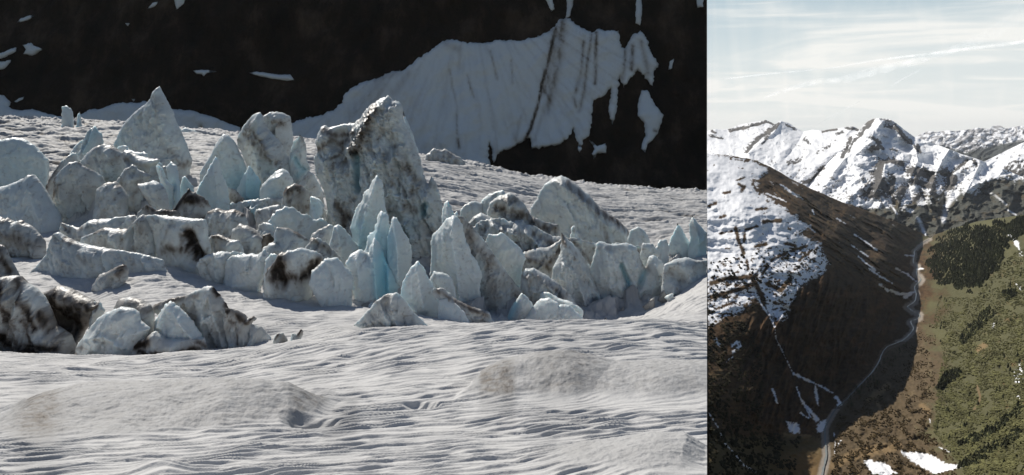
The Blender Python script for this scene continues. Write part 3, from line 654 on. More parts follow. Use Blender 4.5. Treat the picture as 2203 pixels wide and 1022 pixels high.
ice('ice_fin', 'pale shark fin shaped slab at the front, right of the glowing blue crack', 192, 3.6, '860,645 866,606 883,576 899,561 910,573 920,593 933,616 943,646 950,690 905,680', d0=.03, ridges=[('899,566 905,610 915,660', 1.3, 9), ('885,585 890,640', .7, 7)], blue=[('868,640 880,655', 16, .3)], seed=171, facets=3, cat='ice slab')
ice('ice_block', 'small pale block tucked between the shark fin slab and the great central slab', 198, 2.6, '922,610 926,596 933,583 953,586 973,596 980,626 985,660 950,665 930,640', rd=.4, d0=.08, seed=174)
ice('ice_slab', 'great pale central slab with a straight vertical ridge and scalloped right edge', 205, 4.6, '924,590 926,580 928,540 926,526 930,506 946,490 960,470 976,463 983,465 990,475 996,486 1003,520 1010,530 1013,545 1020,553 1033,576 1038,593 1033,610 1036,633 1042,670 1000,670 950,630', d0=.05, ridges=[('976,466 976,520 985,570 990,640', 2.4, 12), ('955,490 952,560', .9, 6), ('944,500 940,560', .8, 5)], seed=177, facets=2)
ice('ice_spike', 'little forked spike on top behind the great central slab', 215, 2, '946,500 951,453 956,436 963,431 971,443 977,460 984,452 990,480 985,505', ridges=[('964,434 962,470', .8, 5)], d0=.04, seed=180)
ice('ice_slab', 'long dark grey slab leaning down to the right behind the great central slab', 209, 3.6, '975,500 983,464 996,466 1016,486 1046,523 1076,566 1106,606 1126,629 1112,655 1094,700 1040,700 1000,640', d0=.26, dirt=[('995,475 1020,520 1050,570', 18, .3), ('1060,560 1090,600 1115,630', 9, .2), ('1035,580 1060,610', 18, .15)], blue=[('1030,560 1035,640', 8, .15)], seed=183, facets=2, cat='leaning ice slab')
ice('ice_block', 'smooth wedge at the foot of the dark leaning slab, split off by a blue crack', 199, 2.4, '1086,695 1092,678 1099,660 1112,643 1124,630 1138,642 1147,657 1147,698', d0=.12, blue=[('1092,690 1110,655', 5, .7)], seed=186, cat='ice wedge')
ice('ice_slab', 'clean rounded pale slab right of the dark leaning slab', 219, 3, '1036,530 1040,525 1052,503 1066,504 1080,500 1093,510 1113,527 1130,547 1132,557 1123,580 1118,625 1099,630 1070,590', rd=.1, d0=.03, blue=[('1116,590 1112,615', 12, .3)], seed=189, facets=3)
ice('ice_ridge', 'low dirty ridge running along the snow at the foot of the great central slab', 188, 2.2, '930,632 933,620 953,620 976,640 1000,653 1026,663 1053,673 1068,690 1010,704 958,670', rd=.3, d0=.24, dirt=[('940,625 975,642 1010,662 1050,678', 7, .55)], seed=192, amp=1.6)
ice('ice_block', 'small white wedge in front of the low dirty ridge', 186, 2, '942,690 943,646 960,640 983,656 1000,672 1015,695 970,702', d0=.03, seed=195, cat='ice wedge')
# right group
ice('ice_dome', 'big rounded dome with a dark dirt band sloping across its right shoulder', 262, 8, '1139,470 1141,448 1155,427 1164,408 1173,395 1190,383 1208,377 1225,385 1247,402 1268,420 1289,444 1310,459 1331,473 1352,494 1370,511 1374,535 1352,545 1282,548 1208,548 1150,520', rd=.15, d0=.1, ridges=[('1190,384 1240,420 1290,460 1360,505', 1.6, 12)],
    dirt=[('1222,395 1250,420 1285,450', 15, .55), ('1285,450 1320,470 1365,503', 14, .65), ('1292,478 1300,505', 10, .35), ('1365,510 1360,528', 9, .4), ('1190,390 1215,388', 8, .25), ('1330,520 1290,522', 6, .4)], seed=198, facets=4, frac=1.4)
ice('ice_fin', 'feathered low blade behind the sooty arched block', 256, 2, '1033,455 1035,432 1050,418 1070,412 1084,406 1090,425 1090,455', d0=.1, flute=2, seed=201)
ice('ice_mound', 'pale flat topped mass left of the sooty arched block', 258, 3.4, '985,500 990,455 1000,440 1021,432 1042,437 1050,460 1050,500', rd=.4, d0=.12, seed=204)
ice('ice_block', 'arched block blackened by soot, left of the big rounded dome', 245, 4.5, '1046,475 1048,451 1053,437 1070,423 1085,418 1099,414 1113,423 1130,441 1141,462 1169,476 1201,483 1207,505 1169,510 1123,500 1078,490', rd=.3, d0=.18, dirt=[('1075,448 1095,455 1120,462', 17, .6), ('1085,428 1115,432', 12, .4), ('1125,462 1160,485 1200,492', 14, .6)], ridges=[('1085,455 1110,460', -1.5, 9)], seed=207, frac=1.6)
ice('ice_mound', 'creased grey mass below the sooty arched block', 238, 5, '1000,510 1008,478 1020,465 1035,457 1063,470 1100,475 1125,473 1141,497 1180,507 1187,525 1190,560 1130,575 1060,560', rd=.3, d0=.22, dirt=[('1040,490 1075,500', 10, .2), ('1120,500 1150,520', 12, .35), ('1095,480 1110,495', 6, .3), ('1150,550 1180,540', 10, .3)], ridges=[('1040,478 1080,492 1110,500', .9, 6), ('1060,510 1110,530', .8, 7)], seed=210, frac=1.8)
ice('ice_strata', 'layered dirty slabs stacked below the creased grey mass', 231, 4.6, '1110,560 1120,545 1150,535 1183,530 1211,511 1220,535 1205,570 1210,625 1160,625 1120,610', rd=.1, d0=.24, dirt=[('1130,555 1165,560 1195,585', 8, .4), ('1185,560 1200,540 1212,522', 9, .55), ('1150,590 1190,600', 7, .4)], ridges=[('1130,550 1200,575', .9, 6), ('1130,575 1200,600', .8, 6)], seed=213, frac=1.8, cat='ice slabs')
ice('ice_wall', 'fan shaped wall of grooved ice spreading down from a narrow top, below the big dome', 223, 5, '1186,600 1190,575 1205,545 1208,500 1222,515 1240,533 1261,561 1282,592 1300,624 1318,665 1320,705 1240,705 1205,660', d0=.14, flute=1.8, ridges=[('1215,515 1240,600 1270,690', 2.0, 9), ('1212,520 1215,600 1225,690', 1.6, 12), ('1235,535 1270,600 1300,670', 1.6, 7)], dirt=[('1210,505 1215,525', 8, .6), ('1225,530 1250,580', 5, .3), ('1245,545 1262,562', 7, .4)], seed=216, facets=3)
ice('ice_spike', 'small tooth shaped spike in front of the big dome', 240, 1.8, '1224,530 1226,511 1229,490 1236,485 1243,504 1257,536 1260,560 1228,560', dirt=[('1234,487 1238,498', 6, .4)], seed=219)
ice('ice_wall', 'massive cracked wall of pale ice at the lower right, below the big dome', 226, 5.5, '1265,590 1275,560 1282,530 1285,518 1317,526 1349,522 1370,532 1380,560 1388,575 1395,554 1405,548 1423,561 1433,589 1439,614 1430,640 1400,668 1352,690 1320,706 1290,690 1280,610', d0=.1, ridges=[('1335,568 1350,605 1354,640 1346,665', -1.8, 4), ('1388,575 1372,615', -1.6, 5), ('1300,530 1310,610', 1.2, 14), ('1408,552 1420,600', 1.2, 9), ('1350,530 1368,570', 1.0, 9)], dirt=[('1385,570 1392,582', 9, .6), ('1290,530 1320,535', 8, .3), ('1368,535 1380,560', 6, .35), ('1315,660 1330,640', 8, .2), ('1380,660 1420,635', 5, .4)], blue=[('1335,568 1350,605 1354,640 1346,665', 3, .7), ('1376,605 1384,585', 4, .5)], seed=222, facets=4, frac=1.6)
ice('ice_block', 'grey upright block right of the cracked wall', 232, 2.6, '1375,560 1377,545 1380,530 1384,522 1405,525 1416,543 1410,575 1391,590', d0=.16, seed=225)
ice('ice_block', 'small pale block behind the grey upright block', 249, 2.6, '1350,515 1356,495 1373,487 1388,497 1398,518 1400,545 1365,545', rd=.3, d0=.1, seed=228)
ice('ice_pyramid', 'pale triangular pinnacle near the right rim, left of the farthest right blade', 254, 2.6, '1428,550 1435,533 1444,510 1451,494 1458,480 1469,494 1484,522 1490,550', blue=[('1455,520 1465,535', 18, .15)], seed=231)
ice('ice_fin', 'blue tinged blade at the far right rim of the glacier', 252, 2.8, '1478,550 1484,520 1482,490 1484,474 1490,464 1504,483 1521,500 1521,575 1490,570', d0=.08, blue=[('1500,520 1508,545', 16, .4)], ridges=[('1490,468 1500,520', 1.0, 7)], dirt=[('1495,490 1502,505', 6, .35)], seed=234)
ice('ice_block', 'low knob between the grey upright block and the triangular pinnacle', 247, 2, '1405,550 1410,535 1420,515 1433,515 1440,530 1440,555', rd=.3, d0=.08, seed=237, cat='ice knob')
ice('ice_mound', 'snow dusted lumps with a hollow at the right rim', 222, 3.2, '1420,610 1428,570 1450,558 1475,553 1500,560 1521,560 1521,625 1440,625', rd=.6, d0=.16, ridges=[('1450,590 1465,600', -2.0, 10)], dirt=[('1440,585 1470,605', 8, .35), ('1490,570 1515,575', 8, .2)], seed=240)
ice('ice_mound', 'swirled lump with dark folds between the pale rounded slab and the fan shaped wall', 212, 4, '1116,640 1120,614 1120,592 1130,578 1148,576 1176,592 1197,606 1218,624 1245,660 1240,690 1150,690', rd=.3, d0=.18, dirt=[('1128,590 1140,600 1135,620', 8, .45), ('1150,590 1185,612 1215,640', 8, .35), ('1140,620 1150,650', 7, .3)], ridges=[('1135,595 1145,640', .9, 5), ('1160,590 1210,650', .9, 6)], seed=243, frac=1.5)
ice('ice_boulder', 'round white boulder on the snow below the swirled lump, left of two', 196, 2.6, '1124,700 1126,685 1146,660 1162,643 1180,640 1200,650 1207,680 1195,706', rd=.5, d0=.03, seed=246)
ice('ice_boulder', 'round white boulder on the snow below the fan shaped wall, right of two', 194, 2.6, '1174,706 1176,690 1190,665 1205,655 1225,655 1250,680 1275,706', rd=.5, d0=.05, seed=249)
ice('ice_block', 'stepped white lump perched behind the two round boulders', 203, 2.2, '1156,660 1160,640 1163,630 1180,628 1200,640 1230,650 1255,668 1255,700 1170,700', rd=.4, d0=.04, seed=252, cat='ice lump')
# left middle: walls of the open crevasse
ice('ice_slab', 'long snow covered rim above the open crevasse at the left', 224, 3, '128,500 130,478 150,485 171,490 193,474 230,470 262,466 290,462 302,472 290,505 210,515 150,520', rd=.3, d0=.2, dirt=[('135,482 150,495', 9, .5), ('175,492 200,485', 6, .4)], seed=255, cat='ice rim')
ice('ice_rubble', 'flat dirty rocks of ice at the far edge of the flat snow', 226, 2, '292,470 297,456 316,441 335,452 355,450 383,455 402,470 400,482 330,482', rd=.4, d0=.34, dirt=[('315,446 340,456 390,460', 7, .4)], seed=258, amp=1.8, cat='ice heap')
ice('ice_wall', 'grey fluted wall of the crevasse with a domed right end', 212, 4, '170,525 175,511 208,497 227,489 250,492 275,493 290,475 300,465 308,461 323,474 335,500 343,541 343,560 240,560', rd=.2, d0=.2, flute=1.5, dirt=[('210,498 230,490', 6, .55), ('262,492 275,494 285,480', 6, .55), ('300,480 320,500', 10, .25), ('270,520 280,500', 7, .2)], ridges=[('288,480 295,540', -1.0, 6)], seed=261)
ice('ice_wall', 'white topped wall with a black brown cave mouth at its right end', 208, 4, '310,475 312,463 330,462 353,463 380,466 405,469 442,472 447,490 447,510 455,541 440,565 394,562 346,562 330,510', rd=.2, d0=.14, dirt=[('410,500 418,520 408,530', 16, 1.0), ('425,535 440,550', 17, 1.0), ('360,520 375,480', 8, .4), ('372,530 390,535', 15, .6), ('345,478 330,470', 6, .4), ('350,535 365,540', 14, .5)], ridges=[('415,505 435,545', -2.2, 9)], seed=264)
ice('ice_wall', 'near wall of the open crevasse below the snow rim, streaked and overhung', 198, 3.2, '60,590 80,570 98,549 104,525 115,503 126,499 149,512 175,523 208,530 240,535 300,545 350,558 360,590 260,600 215,600 205,640 170,640 130,610', rd=.3, d0=.16, dirt=[('150,512 172,530', 10, .5), ('180,545 200,560', 12, .35), ('120,505 140,540', 6, .2)], seed=267)
ice('ice_block', 'dark hollowed block at the mouth of the crevasse, in the snow tongue', 191, 2.8, '197,625 200,612 215,590 230,585 248,575 267,567 276,580 275,600 262,620 230,640', rd=.3, d0=.22, dirt=[('240,578 270,572', 9, .6), ('262,590 270,580', 10, .5), ('205,605 225,590', 6, .3)], ridges=[('245,600 240,620', -1.0, 6)], seed=270)
# lower left, in front
ice('ice_slab', 'dark sooty slab corner at the left edge, above the brown striped mound', 160, 2.4, '-60,515 -20,518 8,528 15,537 30,567 45,595 45,640 -60,640', d0=.4, dirt=[('0,540 25,580', 12, .6), ('-20,540 0,590', 14, .3)], seed=273)
ice('ice_mound', 'large mound streaked with brown dirt at the left edge of the foreground', 150, 4.6, '-60,602 -20,600 8,595 22,593 41,593 56,608 74,619 93,638 108,668 120,700 150,720 172,750 175,790 -60,790', rd=.5, d0=.3, flute=2.0,
    dirt=[('15,605 30,650 55,690', 9, .6), ('45,600 70,650 95,700', 9, .7), ('20,640 45,700 60,745', 9, .5), ('0,700 40,740 90,750', 16, .7), ('100,670 118,705', 12, .6), ('70,735 140,745', 9, .7), ('-20,620 5,680', 12, .5), ('75,680 90,730', 7, .5)], seed=276)
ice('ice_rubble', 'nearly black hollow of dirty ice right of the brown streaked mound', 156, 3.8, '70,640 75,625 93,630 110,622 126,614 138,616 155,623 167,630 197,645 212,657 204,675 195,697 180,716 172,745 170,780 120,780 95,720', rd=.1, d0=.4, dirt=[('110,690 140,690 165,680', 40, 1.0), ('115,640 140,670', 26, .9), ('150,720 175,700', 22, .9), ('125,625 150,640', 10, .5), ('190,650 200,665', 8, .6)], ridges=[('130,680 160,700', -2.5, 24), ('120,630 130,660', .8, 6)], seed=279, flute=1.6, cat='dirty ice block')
ice('ice_shard', 'thin upturned shards right of the nearly black hollow', 153, 1.4, '180,745 197,665 203,645 208,660 214,645 220,656 227,668 212,690 195,745', d0=.2, dirt=[('202,650 200,680', 5, .7), ('213,650 210,670', 4, .6)], seed=282)
ice('ice_mound', 'white snow coated mound between the nearly black hollow and the slabs', 145, 4.4, '160,775 165,745 175,730 193,705 208,686 230,671 260,660 285,664 297,672 300,690 322,707 312,730 300,760 330,790 175,790', rd=.4, d0=.08, dirt=[('170,745 190,742', 8, .5), ('165,755 185,765', 6, .4)], ridges=[('190,725 240,715 290,745', .8, 8)], frac=2.2, amp=1.9, seed=285, facets=4)
ice('ice_dome', 'smooth grey brown dome behind the white snow coated mound', 150, 3.2, '245,680 247,660 256,642 279,638 305,645 323,656 331,675 331,720 305,740 270,700', rd=.5, d0=.32, dirt=[('260,645 300,650 322,665', 12, .3)], seed=288)
ice('ice_block', 'clean cut pale block with a sharp edge between the mound and the big sooty slab', 146.5, 3.2, '326,735 330,715 333,690 342,675 357,653 368,647 387,660 409,682 427,709 444,735 440,775 350,775', d0=.05, ridges=[('366,650 345,700', 1.2, 6), ('368,650 400,700 425,735', .8, 7)], dirt=[('335,690 333,715', 5, .3)], frac=2.2, amp=1.9, seed=291, facets=3)
ice('ice_rubble', 'low blackened ledge under the clean cut pale block', 143.5, 2.2, '282,765 286,745 300,733 316,723 334,712 357,728 401,730 440,727 446,745 442,775 345,790 300,785', rd=.3, d0=.24, dirt=[('292,745 315,740 325,728', 14, .9), ('330,755 370,758 430,750', 9, .75), ('300,757 325,765', 10, .9), ('430,735 445,745', 8, .5)], seed=294, cat='dirty ice ledge')
ice('ice_slab', 'big grey slab with a peaked top and sooty right edge in the lower left', 149.5, 4.4, '318,670 320,662 340,652 357,645 401,634 427,623 446,615 455,615 461,619 472,632 480,642 491,660 498,694 506,723 520,750 520,785 400,785 380,690', d0=.2, dirt=[('462,622 482,645 494,668 499,695', 5, .85), ('335,656 380,645 425,632', 12, .5), ('395,650 420,680', 18, .3), ('455,720 470,740', 12, .2)], ridges=[('455,618 470,680 490,740', 1.4, 10)], seed=297, facets=2)
ice('ice_ridge', 'ragged brown tail of ice right of the big grey slab', 150, 2.8, '480,700 485,662 506,666 526,676 533,684 545,680 553,686 540,697 563,703 577,720 590,735 590,775 500,775', rd=.2, d0=.24, flute=1.8, dirt=[('490,668 510,675 530,690', 9, .7), ('500,690 520,710', 7, .5), ('545,684 535,695', 6, .8), ('520,735 515,710', 5, .6)], seed=300)
ice('ice_shard', 'clump of tiny dark ice chips poking through snow beside the ragged brown tail', 139, 1, '585,755 588,730 595,718 610,716 618,728 624,755', d0=.35, dirt=[('590,728 598,720', 5, .6)], seed=303, root=True)
ice('ice_shard', 'single tiny dark chip leaning out of the snow, farther from the ragged tail', 137, .8, '620,745 628,716 638,720 648,708 653,712 645,745', d0=.25, dirt=[('640,722 648,711', 5, .9)], seed=306)
ice('ice_cone', 'cone shaped pile with a frosted left flank on the snow below the blue fins', 142, 3.2, '760,700 780,680 810,646 825,636 840,631 853,629 866,639 886,666 906,686 932,712 930,730 830,730', rd=0, d0=.2, ridges=[('845,632 850,670 862,705', 1.4, 9)], dirt=[('812,650 835,640', 10, .25), ('820,690 850,708', 5, .5)], seed=309, facets=3)


# loose chunks lying between the towers
rng = np.random.default_rng(5)
protos = []
for k, ol in enumerate(('0,0 6,-9 15,-13 24,-8 30,-2 33,8 20,11 6,9', '0,3 4,-6 14,-17 20,-6 30,-3 34,6 18,10', '0,0 10,-6 22,-8 34,-5 38,4 24,9 8,8', '0,2 8,-12 14,-20 19,-9 24,4 12,9')):
    o = serac('ice_chunk', 'small loose ice chunk lying on the snow between the ice towers', 120, 0.8, ' '.join('%.1f,%.1f' % (q[0] + 1100, q[1] + 500) for q in pts(ol)), rd=.3 * (k % 2), d0=.16 + .06 * k, cat='ice chunk', seed=400 + k, facets=5, amp=.8, flute=.3)
    protos.append(o)
nch = 0
while nch < 150:
    px = rng.uniform(60, 1505); D = rng.uniform(186, 268)
    lo_ = np.interp(px, [0, 300, 420, 560, 700, 900, 1200, 1500], [238, 230, 205, 194, 188, 186, 192, 218])
    if D < lo_ or (330 > px > 120 and 222 < D < 240): continue
    o = protos[nch % 4] if nch < 4 else protos[nch % 4].copy()
    if nch >= 4: COL.objects.link(o)
    k = rng.uniform(.55, 1.75) ** 1.5
    o.location = ((px - CX) / F * D, D, ground_z(px, D) - .35 * k); o.rotation_euler = (rng.uniform(-.3, .3), rng.uniform(-.4, .4), rng.uniform(-.6, .6)); o.scale = (k, k, k)
    o['group'] = 'loose chunks between the ice towers'
    nch += 1

# ------------------------------------------------------------------ snow lying on the headwall
def snow_patch(name, label, outline, thick=2.5, dirt=(), d0=.03, amp=1.6, step=4.0, cat='snow patch', streak=0.0, seed=None, group='snow patches on the dark headwall'):
    poly = pts(outline); seed = seed or hash_s(outline) % 9973 + 1
    def base(px, py): return cliff_D(px, py) - 1.0
    def front(px, py, d):
        return thick * np.tanh(d / 6.0) + 0.4 * np.tanh(d / 10.0) * fbm(px / 30.0, py / 60.0, 4, seed)
    def backf(px, py, d): return np.full(px.shape, 4.0)
    def at(px, py, d):
        n = fbm(px / 9.0, py / 40.0, 4, seed + 2, .6)
        q = strokes(px + 2.5 * n, py, dirt)
        a = (px - 1010) / np.maximum(40, py + 60) * 60
        st = streak * np.clip(fbm(a / 3.6 + .4 * n, py / 150.0, 5, seed + 4, .62) + 0.02, 0, 1) * 1.3
        return {'dirt': np.clip(d0 + st + q * (0.9 + 0.8 * n), 0, 1)}
    o = solid(name, poly, front, backf, CSNOW, at, seed, step, amp, base)
    return tag(o, label, cat, group)
snow_patch('snowfield', 'large grey shaded snowfield with dirt streaks spread across the dark cliff behind the glacier',
  '620,300 627,265 651,256 681,250 700,243 722,233 739,215 741,204 756,189 786,174 812,168 842,153 872,149 894,129 924,110 950,90 971,84 993,90 1036,93 1075,85 1113,88 1152,80 1178,69 1195,55 1204,41 1225,39 1238,52 1260,65 1277,69 1290,60 1303,67 1331,65 1337,103 1346,103 1359,78 1378,65 1393,86 1402,116 1417,138 1406,159 1404,185 1393,172 1372,151 1354,172 1342,189 1333,164 1329,198 1327,241 1318,269 1309,241 1314,189 1299,207 1277,215 1273,258 1268,293 1255,301 1247,329 1238,297 1234,276 1217,301 1204,310 1174,316 1144,321 1139,297 1124,306 1100,319 1075,327 1066,345 1062,350 1060,330 1053,306 1051,330 1055,365 1040,385 900,370 700,345 640,330',
  3.0, [('1195,62 1180,130 1166,180 1156,230 1142,275 1130,300', 5, 1.0), ('1212,45 1203,120 1190,180 1175,240', 13, .5), ('1196,70 1185,130 1170,200', 16, .45), ('1255,90 1250,150 1238,200', 6, .45), ('1272,75 1262,140 1255,200 1245,240', 6, .5), ('1283,70 1281,120 1280,180', 5, .7), ('1232,210 1240,230', 5, .5), ('1360,100 1358,150', 7, .6), ('1345,110 1338,170', 7, .5), ('1378,90 1395,160', 8, .4), ('1055,110 1065,150 1070,170', 4, .45), ('1100,130 1103,180', 3, .4), ('968,150 975,190 983,230 985,300', 3, .4), ('1005,160 1020,210', 3, .35), ('820,180 790,215 760,240', 26, .25), ('880,160 850,200', 14, .3), ('860,155 810,175', 12, .3), ('960,95 985,105', 12, .3), ('986,300 989,318', 5, .6), ('1120,250 1110,300', 5, .3), ('1150,300 1165,250', 5, .3)], streak=.36, cat='snowfield', step=3.6, seed=11, amp=3.2)
snow_patch('snow_patch', 'tall narrow snow patch hanging right of the large snowfield on the cliff', '1380,194 1393,194 1406,220 1418,236 1428,248 1415,288 1404,302 1393,310 1388,328 1379,320 1384,300 1389,293 1385,263 1372,250 1372,224', dirt=[('1407,281 1410,282', 5, .9)], d0=.05)
snow_patch('snow_patch', 'broken snow scrap below the fingers at the right end of the large snowfield', '1268,300 1275,305 1285,315 1303,308 1304,330 1285,330 1277,342 1273,330 1279,322', amp=2.2, step=3)
snow_patch('snow_patch', 'slanting snow sliver at the top of the frame, left of the gully above the snowfield', '1168,-12 1186,-12 1193,20 1186,25', step=3)
snow_patch('snow_patch', 'upright snow strip filling the gully at the top of the snowfield', '1220,-12 1236,-12 1227,34 1217,40 1219,15', step=3, d0=.25)
snow_patch('snow_patch', 'long narrow upright snow strip at the top of the frame, far right of the cliff', '1369,-12 1380,-12 1381,30 1377,55 1367,50 1368,20', step=3, d0=.12)
snow_patch('snow_patch', 'snow blot at the top corner of the cliff, by the right rim', '1497,-12 1515,-12 1513,15 1500,17', step=3)
snow_patch('snow_patch', 'thin snow fleck low on the right part of the cliff', '1441,132 1450,126 1446,147 1438,150', step=2.5, amp=1)
snow_patch('snow_patch', 'small slanting snow strip near the upper left corner of the cliff', '36,48 43,41 57,35 71,32 73,35 62,42 50,46', step=2.5, amp=1)
snow_patch('snow_patch', 'ragged star shaped snow patch on the left part of the cliff', '48,97 67,92 71,98 80,101 91,106 80,114 69,120 50,116 56,106', step=2.5)
snow_patch('snow_patch', 'curved snow patch touching the left edge of the cliff, the upper of two', '-20,118 8,112 24,104 34,102 33,110 20,118 8,124 -20,130', step=2.5)
snow_patch('snow_patch', 'snow patch touching the left edge of the cliff, the lower of two', '-20,136 8,132 24,129 16,140 9,148 -20,155', step=2.5)
snow_patch('snow_patch', 'slanting snow dash at the cliff top left of a larger snow blot', '318,18 328,6 340,4 334,12 326,17', step=2.5, amp=.8)
snow_patch('snow_patch', 'snow blot at the top of the frame above the tall left pinnacle', '374,-8 400,-8 395,8 388,14 379,20', step=2.5)
snow_patch('snow_patch', 'forked snow patch halfway up the cliff, the left of two above the twin towers', '416,152 435,150 450,151 466,154 445,157 438,164 434,160 423,159', step=2.5, amp=.9)
snow_patch('snow_patch', 'long lens of snow halfway up the cliff, the right of two above the twin towers', '536,157 552,154 575,157 600,161 624,160 633,172 618,174 600,171 583,169 559,164', step=2.5, amp=.8)
snow_patch('snow_patch', 'tiny snow fleck high on the cliff above the tall left pinnacle', '269,50 278,50 274,56', step=2, amp=.4)
snow_patch('snow_patch', 'tiny snow fleck on the cliff left of the tip of the tall left pinnacle', '283,213 291,213 287,218', step=2, amp=.4)
snow_patch('snow_patch', 'small snow scrap above the left snow bank', '30,219 41,211 52,208 48,214 36,220', step=2.5, amp=.7)
snow_patch('snow_bank', 'grey shaded snow bank at the foot of the cliff on the far left', '-30,200 8,205 24,221 18,229 28,235 48,238 69,234 90,241 114,247 138,253 150,290 -30,290', 3, cat='snow bank')
snow_patch('snow_bank', 'long grey shaded snow bank at the foot of the cliff behind the tall left pinnacle', '160,300 165,250 172,247 193,235 214,235 241,224 255,221 297,221 310,217 330,225 373,235 414,238 435,245 460,252 483,262 517,274 520,300 480,315 445,300 433,272 425,300 300,320', 3, cat='snow bank', d0=.05, streak=.15)


# ------------------------------------------------------------------ the valley and the mountains to the right
TN = terrain_material('valley_slope', [(0.02, 4.0, 6), (0.10, 1.4, 4)])
TM = terrain_material('mountain_slope', [(0.006, 22.0, 5), (0.03, 4.0, 5)])
VZ = 700.0
def vd(py): return VZ * F / (py - HY)
class Sheet:
    """depth over (px,py) from control points by a thin plate spline on log depth"""
    def __init__(s, P3, smooth=1e-3):
        a = np.array(P3, float); s.c = a[:, :2] / 100.0; y = np.log(a[:, 2]); n = len(a)
        K = s.k(s.c, s.c) + np.eye(n) * smooth
        Q = np.concatenate([np.ones((n, 1)), s.c], 1)
        M = np.block([[K, Q], [Q.T, np.zeros((3, 3))]])
        s.w = np.linalg.solve(M, np.concatenate([y, np.zeros(3)]))
    def k(s, A, B):
        r2 = ((A[:, None, :] - B[None, :, :]) ** 2).sum(-1)
        return 0.5 * r2 * np.log(r2 + 1e-9)
    def __call__(s, px, py):
        sh = np.shape(px); q = np.stack([np.ravel(px), np.ravel(py)], -1) / 100.0; out = np.empty(len(q))
        for i in range(0, len(q), 40000):
            c = q[i:i + 40000]
            out[i:i + 40000] = s.k(c, s.c) @ s.w[:-3] + s.w[-3] + c @ s.w[-2:]
        return np.exp(out).reshape(sh)
def terrain(name, ridge, bottom, dfun, colour, mat, px0, px1, step, rows, back=(0.03, 0.25), ridge_noise=0.0, seed=0, power=1.0):
    pxs = np.arange(px0, px1 + step, step)
    rp = pts(ridge); rl = np.interp(pxs, [p[0] for p in rp], [p[1] for p in rp])
    if ridge_noise: rl = rl + ridge_noise * fbm(pxs / 22.0, pxs * 0 + seed, 5, seed + 1, .6)
    bt = np.interp(pxs, [p[0] for p in pts(bottom)], [p[1] for p in pts(bottom)])
    v = np.linspace(0, 1, rows) ** power
    PXg = np.repeat(pxs[None], rows, 0); PYg = rl[None] + (bt - rl)[None] * v[:, None]
    Dg = dfun(PXg, PYg)
    V = np.stack(P(PXg, PYg, Dg), -1); C = colour(PXg, PYg, V)
    bk = []                                                     # the far side, falling away behind the crest
    top_ = V[0]
    for q, dz in ((back[0], 0.012), (back[1], 0.10)):
        r = top_.copy(); r[:, 1] *= 1 + q; r[:, 0] *= 1 + q; r[:, 2] -= dz * top_[:, 1]; bk.append(r)
    V = np.concatenate([np.array(bk[::-1]), V]); C = np.concatenate([np.repeat(C[:1], 2, 0), C])
    o = structure(mesh_np(name, V.reshape(-1, 3), grid_faces(V.shape[0], V.shape[1], True), mat, colors=C))
    return o
# --- near valley
RIVER = pts('2001,514 1985,523 1979,529 1966,540 1968,549 1963,565 1976,574 1969,590 1979,596 1983,602 1966,618 1972,634 1969,650 1950,661 1963,670 1980,678 1979,684 1957,694 1967,707 1958,720 1942,734 1908,747 1898,760 1891,780 1875,804 1848,831 1821,861 1798,881 1784,904 1774,924 1776,958 1778,981 1771,1011 1760,1060 1755,1080')
CP = [(1400,318,3600),(1400,500,2600),(1400,700,1950),(1400,1080,1180),
 (1525,330,3600),(1525,420,2900),(1525,520,2600),(1525,620,2250),(1525,720,1960),(1525,850,1600),(1525,1000,1330),(1525,1080,1210),
 (1620,345,3750),(1700,384,4000),(1800,430,4400),(1850,448,4700),(1940,483,5200),(2000,510,5600),
 (1640,380,3450),(1600,450,2750),(1650,520,2600),(1700,450,3000),(1740,490,2950),(1780,560,2720),(1690,590,2420),(1630,590,2350),
 (1800,500,3300),(1850,520,3700),(1900,560,3600),(1900,600,3300),(1940,620,3500),(1950,560,4300),
 (1790,620,2560),(1810,700,2480),(1860,740,2560),(1800,830,2270),(1750,800,2220),(1720,700,2280),(1700,640,2330),(1650,640,2290),
 (1620,700,2120),(1650,800,2040),(1620,850,1830),(1700,880,1960),(1650,930,1800),(1580,930,1600),(1700,960,1790),(1600,1000,1520),(1700,1060,1620),
 (1850,900,2050),(1850,1000,1760),(1900,800,2440),(1950,800,2420),(2000,800,2330),(2000,900,1970),(2000,1000,1730),(1900,1080,1560),
 (2050,700,2750),(2050,600,3350),(2080,530,3800),(2100,477,4200),(2100,800,2150),(2100,900,1780),(2100,1000,1530),
 (2195,462,3600),(2195,600,2600),(2195,700,2080),(2195,800,1750),(2195,900,1500),(2195,1010,1270),(2290,450,3200),(2290,700,1850),(2290,1080,1050),
 (2000,560,4300),(2020,520,5000),(2040,494,4800)]
CP += [(a, b, vd(b)) for a, b in RIVER[1::2]]
NS = Sheet(CP)
